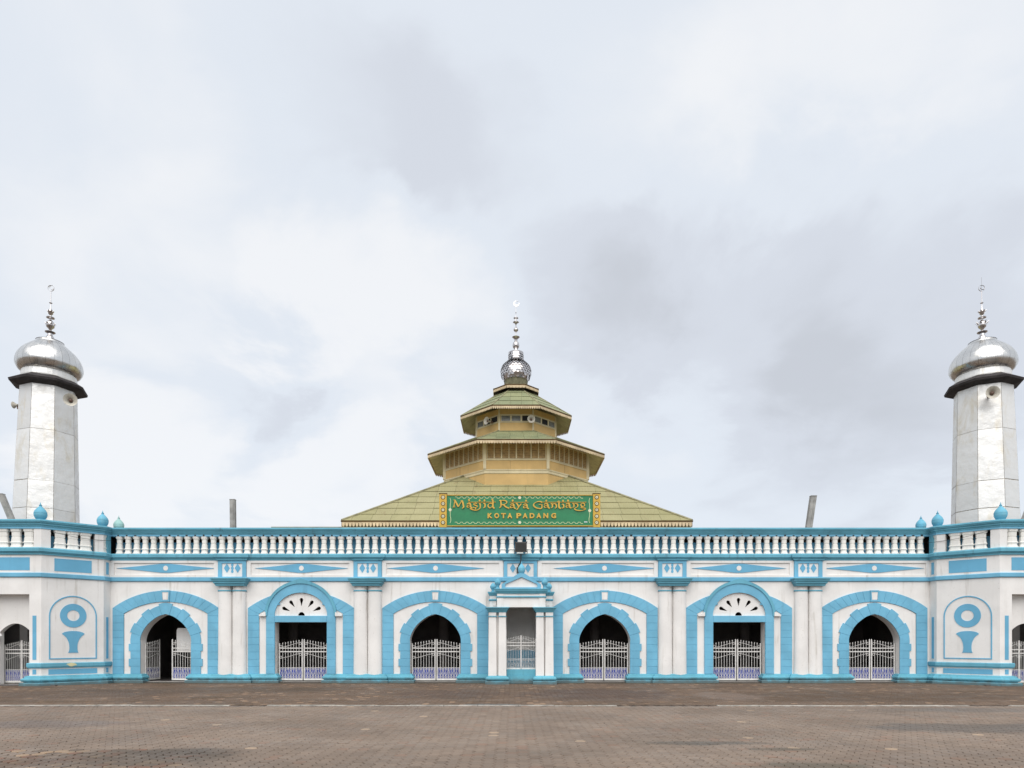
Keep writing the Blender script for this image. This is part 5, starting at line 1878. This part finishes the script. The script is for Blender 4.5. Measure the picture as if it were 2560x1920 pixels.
O2 = 2212
letters = [
    ([([(85, 346), (165, 346)], 24), ([(122, 346), (150, 140)], 30), ([(105, 128), (165, 132)], 24), ([(150, 138), (262, 335)], 52), ([(262, 335), (365, 150)], 30), ([(330, 150), (390, 150)], 24), ([(380, 150), (408, 270), (420, 345), (375, 388)], 52)]),
    A_STROKES,
    ([([(832, 240), (770, 224), (730, 255), (770, 285), (832, 312), (828, 345), (760, 366), (712, 350)], 36)]),
    ([([(890, 236), (922, 242), (930, 360), (868, 425), (790, 442), (700, 424), (615, 386)], 42)]),
    ([([(1025, 236), (1070, 244), (1075, 335), (1025, 370)], 48)]),
    ([([(1300, 240), (1230, 230), (1172, 282), (1182, 340), (1240, 372), (1300, 326)], 40), ([(1280, 112), (1318, 150), (1320, 335), (1370, 382)], 50)]),
    ([([(1515, 145), (1560, 160), (1566, 315), (1515, 368)], 48), ([(1555, 152), (1650, 138), (1738, 172), (1728, 232), (1640, 272), (1590, 266)], 40), ([(1640, 268), (1720, 340), (1822, 386)], 46)]),
    shift(A_STROKES, 1330, 18),
    ([([(2018, 236), (2058, 240), (2106, 335)], 44), ([(2190, 240), (2106, 352), (2048, 432)], 40)]),
    shift(A_STROKES, O2 - 480, 22),
    ([([(O2 + x, y) for x, y in [(622, 205), (560, 176), (460, 186), (372, 240), (358, 300), (420, 360), (510, 386), (590, 390), (612, 330), (606, 280)]], 44), ([(O2 + 515, 272), (O2 + 630, 264)], 24)]),
    shift(A_STROKES, O2 + 160, 6),
    ([([(O2 + 880, 246), (O2 + 922, 250), (O2 + 930, 345), (O2 + 888, 366)], 44), ([(O2 + 930, 272), (O2 + 990, 240), (O2 + 1045, 272), (O2 + 1052, 350), (O2 + 1008, 386)], 44)]),
    ([([(O2 + 1090, 188), (O2 + 1130, 172), (O2 + 1136, 345), (O2 + 1192, 386)], 50)]),
    ([([(O2 + 1220, 262), (O2 + 1270, 270), (O2 + 1278, 355), (O2 + 1225, 378)], 46)]),
    shift(A_STROKES, O2 + 825, 2),
    ([([(O2 + 1540, 246), (O2 + 1584, 248), (O2 + 1590, 335), (O2 + 1548, 356)], 42), ([(O2 + 1590, 262), (O2 + 1650, 236), (O2 + 1705, 265), (O2 + 1702, 335), (O2 + 1620, 385), (O2 + 1625, 415), (O2 + 1700, 445), (O2 + 1820, 452), (O2 + 1920, 424), (O2 + 1955, 388)], 38)]),
    ([([(O2 + 1865 + 58 * math.cos(a), 278 + 52 * math.sin(a)) for a in [2 * math.pi * q / 14 for q in range(15)]], 36), ([(O2 + 1840, 322), (O2 + 1812, 358), (O2 + 1880, 372), (O2 + 1955, 386)], 36)]),
]
for st_ in letters:
    m = MB()
    for q, (pts, w) in enumerate(st_):
        sp_ = smooth_path(pts, 5) if len(pts) > 2 else [Vector(p) for p in pts]
        z2 = [zp((p[0], p[1])) for p in sp_]
        m.ribbon(z2, w * 0.95 / ZS / sS, -0.055 - 0.0015 * q, -0.003, nib=R(25))
    obj("letter", m, M_GOLD, sign)
bars_ = MB()
for (a, b, y_) in ((560, 1405, 192), (1835, O2 + 195, 198), (O2 + 640, O2 + 1975, 194)):
    p0, p1 = zp((a, y_ - 7)), zp((b, y_ + 7))
    bars_.box(p0[0], p1[0], -0.045, -0.003, p1[1], p0[1])
obj("overline", bars_, M_GOLD, sign)
for (dx_, dy_) in ((588, 132), (912, 142), (1060, 142), (1925, 148), (O2 + 125, 152), (O2 + 745, 152), (O2 + 1255, 156), (O2 + 1412, 148), (790, 392)):
    c = zp((dx_, dy_))
    r_ = 36 / ZS / sS * (0.75 if dy_ > 300 else 1)
    obj("diacritic", MB().prism([(c[0] - r_ * 0.9, c[1]), (c[0], c[1] - r_ * 1.15), (c[0] + r_ * 0.9, c[1]), (c[0], c[1] + r_ * 1.15)], -0.06, -0.003), M_GOLD, sign)
# second line in bold capitals (built-in font turned into meshes)
cap_x = [(1230, "K"), (1436, "O"), (1643, "T"), (1838, "A"), (2115, "P"), (O2 + 95, "A"), (O2 + 308, "D"), (O2 + 515, "A"), (O2 + 730, "N"), (O2 + 970, "G")]
dg = bpy.context.evaluated_depsgraph_get()
for (xm, ch) in cap_x:
    cu = bpy.data.curves.new("letter", 'FONT')
    cu.body = ch
    cu.size = 0.36
    cu.extrude = 0.025
    cu.offset = 0.016
    cu.align_x = 'CENTER'
    cu.resolution_u = 4
    tmp = bpy.data.objects.new("letter_tmp", cu)
    col.objects.link(tmp)
    bpy.context.view_layer.update()
    me = bpy.data.meshes.new_from_object(tmp.evaluated_get(bpy.context.evaluated_depsgraph_get()))
    bpy.data.objects.remove(tmp)
    n = len(me.vertices)
    co = np.empty(n * 3, dtype=np.float32)
    me.vertices.foreach_get('co', co)
    co = co.reshape(-1, 3)
    h0, h1 = co[:, 1].min(), co[:, 1].max()
    w0_, w1_ = co[:, 0].min(), co[:, 0].max()
    tgt_h = (688 - 530) / ZS / sS
    tgt_w = (150 if ch != "T" else 145) / ZS / sS
    co[:, 1] = (co[:, 1] - h0) / (h1 - h0) * tgt_h
    co[:, 0] = (co[:, 0] - (w0_ + w1_) / 2) / (w1_ - w0_) * tgt_w
    new = np.stack([co[:, 0], -co[:, 2], co[:, 1]], axis=1).astype(np.float32)
    me.vertices.foreach_set('co', new.ravel())
    me.materials.clear()
    me.materials.append(M_GOLD)
    me.update()
    p = zp((xm, 688))
    obj("letter", me, None, sign, loc=(p[0], -0.03, p[1]))
# pale ornamental border
bd = MB()


def wave(x0_, x1_, yb, flip):
    st_ = []
    n = 11
    w = (x1_ - x0_) / n
    for i in range(n):
        xx = x0_ + w * i
        st_ += [(xx, yb), (xx + w * 0.35, yb), (xx + w * 0.5, yb + flip * 42), (xx + w * 0.85, yb + flip * 42)]
    return st_


for (a, b) in ((150, 2060), (O2 + 40, O2 + 1900)):
    for yb, fl in ((28, 1), (805, 1)):
        pts = [zp(p) for p in wave(a, b, yb, fl)]
        bd.ribbon(pts, 0.030, -0.010, -0.001)
for xx, fl in ((8, 1), (O2 + 2075, -1)):
    pts = [zp((xx - fl * 10, 60)), zp((xx + fl * 14, 130)), zp((xx + fl * 14, 200)), zp((xx, 240)), zp((xx, 420)), zp((xx, 620)), zp((xx + fl * 16, 680)), zp((xx + fl * 16, 780)), zp((xx - fl * 8, 830))]
    bd.ribbon(pts, 0.030, -0.010, -0.001)
obj("border_lines", bd, M_PALE, sign)
for c in ((2140, 52), (2140, 812), (5, 425), (O2 + 2080, 450)):
    p = zp(c)
    fl = [(p[0] + (0.075 + 0.014 * math.cos(q * math.pi / 2)) * math.cos(2 * math.pi * q / 24), p[1] + (0.075 + 0.014 * math.cos(q * math.pi / 2)) * math.sin(2 * math.pi * q / 24)) for q in range(24)]
    obj("flower", MB().prism(fl, -0.016, -0.002), M_CREAMW, sign)
pm = zp((O2 + 1958, 798))
obj("maker_mark", MB().box(pm[0] - 0.08, pm[0] + 0.08, -0.006, -0.001, pm[1] - 0.02, pm[1] + 0.02), M_BOARD, sign)

# ================================================================== SMALL THINGS
FY = -0.55
sF = 1700 / (DIST + FY)


def fpt(px, py):
    return ((px - 1280) / sF, EYE_H + (1600 - py) / sF)


fx0, fz0_ = fpt(1287.5, 1381)
fx1, fz1_ = fpt(1317, 1355)
fl = thing("floodlight", "dark floodlight on a bent pole in front of the middle of the balustrade", "lamp", ((fx0 + fx1) / 2, FY, fz0_))
w_, h_ = (fx1 - fx0) / 2, fz1_ - fz0_
hs = MB().add([(-w_, -0.10, 0.02), (w_, -0.10, 0.02), (w_, -0.03, h_), (-w_, -0.03, h_), (-w_ * 0.75, 0.16, 0.06), (w_ * 0.75, 0.16, 0.06), (w_ * 0.75, 0.16, h_ * 0.85), (-w_ * 0.75, 0.16, h_ * 0.85)],
              [(0, 1, 2, 3), (7, 6, 5, 4), (0, 4, 5, 1), (1, 5, 6, 2), (2, 6, 7, 3), (3, 7, 4, 0)])
obj("housing", hs, M_LAMP, fl)
obj("glass", MB().add([(-w_ * 0.88, -0.098, 0.06), (w_ * 0.88, -0.098, 0.06), (w_ * 0.88, -0.041, h_ - 0.05), (-w_ * 0.88, -0.041, h_ - 0.05), (-w_ * 0.88, -0.108, 0.06), (w_ * 0.88, -0.108, 0.06), (w_ * 0.88, -0.051, h_ - 0.05), (-w_ * 0.88, -0.051, h_ - 0.05)],
                      [(4, 5, 6, 7), (0, 4, 7, 3), (1, 2, 6, 5), (0, 1, 5, 4), (2, 3, 7, 6)]), M_LAMPG, fl)
obj("frame_trim", MB().box(-w_ - 0.02, w_ + 0.02, -0.115, -0.09, -0.005, 0.035), M_LAMP, fl)
for q in (-1, 1):
    obj("corner_lug", MB().box(q * w_ - 0.02, q * w_ + 0.02, -0.10, 0.02, h_ - 0.03, h_ + 0.015), M_LAMP, fl)
obj("yoke", MB().tube([(-w_ - 0.03, 0, h_ * 0.3), (-w_ - 0.03, 0, -0.06), (0, 0.02, -0.10), (w_ + 0.03, 0, -0.06), (w_ + 0.03, 0, h_ * 0.3)], 0.014, 5), M_LAMP, fl)
ex, ez = fpt(1295, 1421)
c0x = (fx0 + fx1) / 2
obj("pole", MB().tube([(0.0, 0.02, -0.08), (0.0, 0.03, -0.45), (ex - c0x + 0.03, 0.20, ez - fz0_ + 0.15), (ex - c0x, 0.36, ez - fz0_), (ex - c0x - 0.01, 0.48, ez - fz0_ - 0.02)], 0.03, 8), M_LAMP, fl)
obj("mounting_box", MB().box(ex - c0x - 0.06, ex - c0x + 0.05, 0.36, 0.48, ez - fz0_ - 0.18, ez - fz0_ + 0.10), M_LAMP, fl)

# grey posts standing on the roof deck


def leaning_post(label, b_px, t_px, Y, wid, ground_z=6.1):
    s_ = 1700 / (DIST + Y)
    b = Vector(((b_px[0] - 1280) / s_, Y, EYE_H + (1600 - b_px[1]) / s_))
    t = Vector(((t_px[0] - 1280) / s_, Y, EYE_H + (1600 - t_px[1]) / s_))
    d = (t - b)
    foot = b - d * ((b.z - ground_z) / d.z)
    th = thing("roof_post", label, "post", foot, group="grey posts rising above the balustrade")
    top = t - foot
    w2 = wid / s_ / 2
    vs = []
    for p in (Vector((0, 0, 0)), top):
        vs += [(p.x - w2, -w2 * 0.8, p.z), (p.x + w2, -w2 * 0.8, p.z), (p.x + w2, w2 * 0.8, p.z), (p.x - w2, w2 * 0.8, p.z)]
    obj("shaft", MB().add(vs, [(0, 3, 2, 1), (4, 5, 6, 7), (0, 1, 5, 4), (1, 2, 6, 5), (2, 3, 7, 6), (3, 0, 4, 7)]), M_GREY, th)
    vs2 = []
    for p in (Vector((0, 0, 0.05)), top * 0.985):
        vs2 += [(p.x + w2 * 0.2, -w2 * 0.95, p.z), (p.x + w2 * 0.55, -w2 * 0.95, p.z), (p.x + w2 * 0.55, -w2 * 0.78, p.z), (p.x + w2 * 0.2, -w2 * 0.78, p.z)]
    obj("rib", MB().add(vs2, [(0, 3, 2, 1), (4, 5, 6, 7), (0, 1, 5, 4), (1, 2, 6, 5), (2, 3, 7, 6), (3, 0, 4, 7)]), M_GREY, th)
    obj("cap", MB().box(top.x - w2 * 1.05, top.x + w2 * 1.05, -w2 * 0.9, w2 * 0.9, top.z + 0.001, top.z + 0.03), M_GREY, th)
    return th


leaning_post("upright grey post behind the balustrade between the left tower and the roof", (583, 1321), (582, 1250), 1.6, 12.5)
leaning_post("grey post tilted to the right behind the balustrade between the roof and the right tower", (2021.5, 1321), (2033, 1241), 1.6, 14)
leaning_post("grey post tilted to the left in front of the left minaret", (33, 1308), (3, 1236), -1.55, 13)
leaning_post("grey post tilted to the right just beside the right minaret", (2556, 1312), (2580, 1252), -1.55, 13)

# white board inside the half open arch
bx = (463 - 1280) / (1700 / (DIST + 1.1))
nb = thing("notice_board", "white board on a stand inside the half open leftmost arch", "board", (bx, 1.1, 0.05))
obj("panel", MB().prism([(-0.42, 1.45), (0.60, 1.45), (0.60, 2.62), (-0.36, 2.62), (-0.42, 2.52)], -0.02, 0.02), M_BOARD, nb)
for sx2 in (-0.36, 0.54):
    obj("leg", MB().box(sx2 - 0.02, sx2 + 0.02, 0.022, 0.06, 0, 1.6), M_LAMP, nb)

# white lamp on the jamb of the left tower's arch
lm = thing("wall_lamp", "small white lamp beside the arch of the left corner tower", "lamp", (CX - 23.11 - 0.70, -2.33 + 0.40, 2.28))
obj("shade", MB().lathe([(0.05, 0.10), (0.12, 0.06), (0.16, -0.02), (0.15, -0.05), (0.08, -0.06)], (0.06, -0.14, 0), 14), M_BOARD, lm, smooth=True)
obj("arm", MB().tube([(0.0, 0.06, -0.12), (0.0, -0.06, -0.10), (0.06, -0.14, 0.0)], 0.025, 6), M_BOARD, lm)

# cables slung along the balustrade
def cable(label, p0, p1, sag):
    a, b = Vector(p0), Vector(p1)
    pts = []
    for i in range(13):
        t = i / 12
        p = a.lerp(b, t)
        p.z -= sag * 4 * t * (1 - t)
        pts.append(tuple(p - a))
    o = obj("cable", MB().tube(pts, 0.009, 5), M_WIRE, loc=a)
    tag(o, label, "cable", "thin cables on the mosque front")


cable("thin black cable slung along the balustrade of the left corner tower", (CX - 21.3, -2.22, 7.0), (CX - 19.6, -0.28, 6.85), 0.10)
cable("thin black cable slung along the balustrade of the right corner tower", (CX + 19.6, -0.28, 6.75), (CX + 21.3, -2.22, 7.05), 0.08)
cable("short dark cable hanging from the balustrade left of the porch", ((937 - 1280) / K, -0.02, zf(1376)), ((928 - 1280) / K, -0.19, zf(1391)), 0.03)
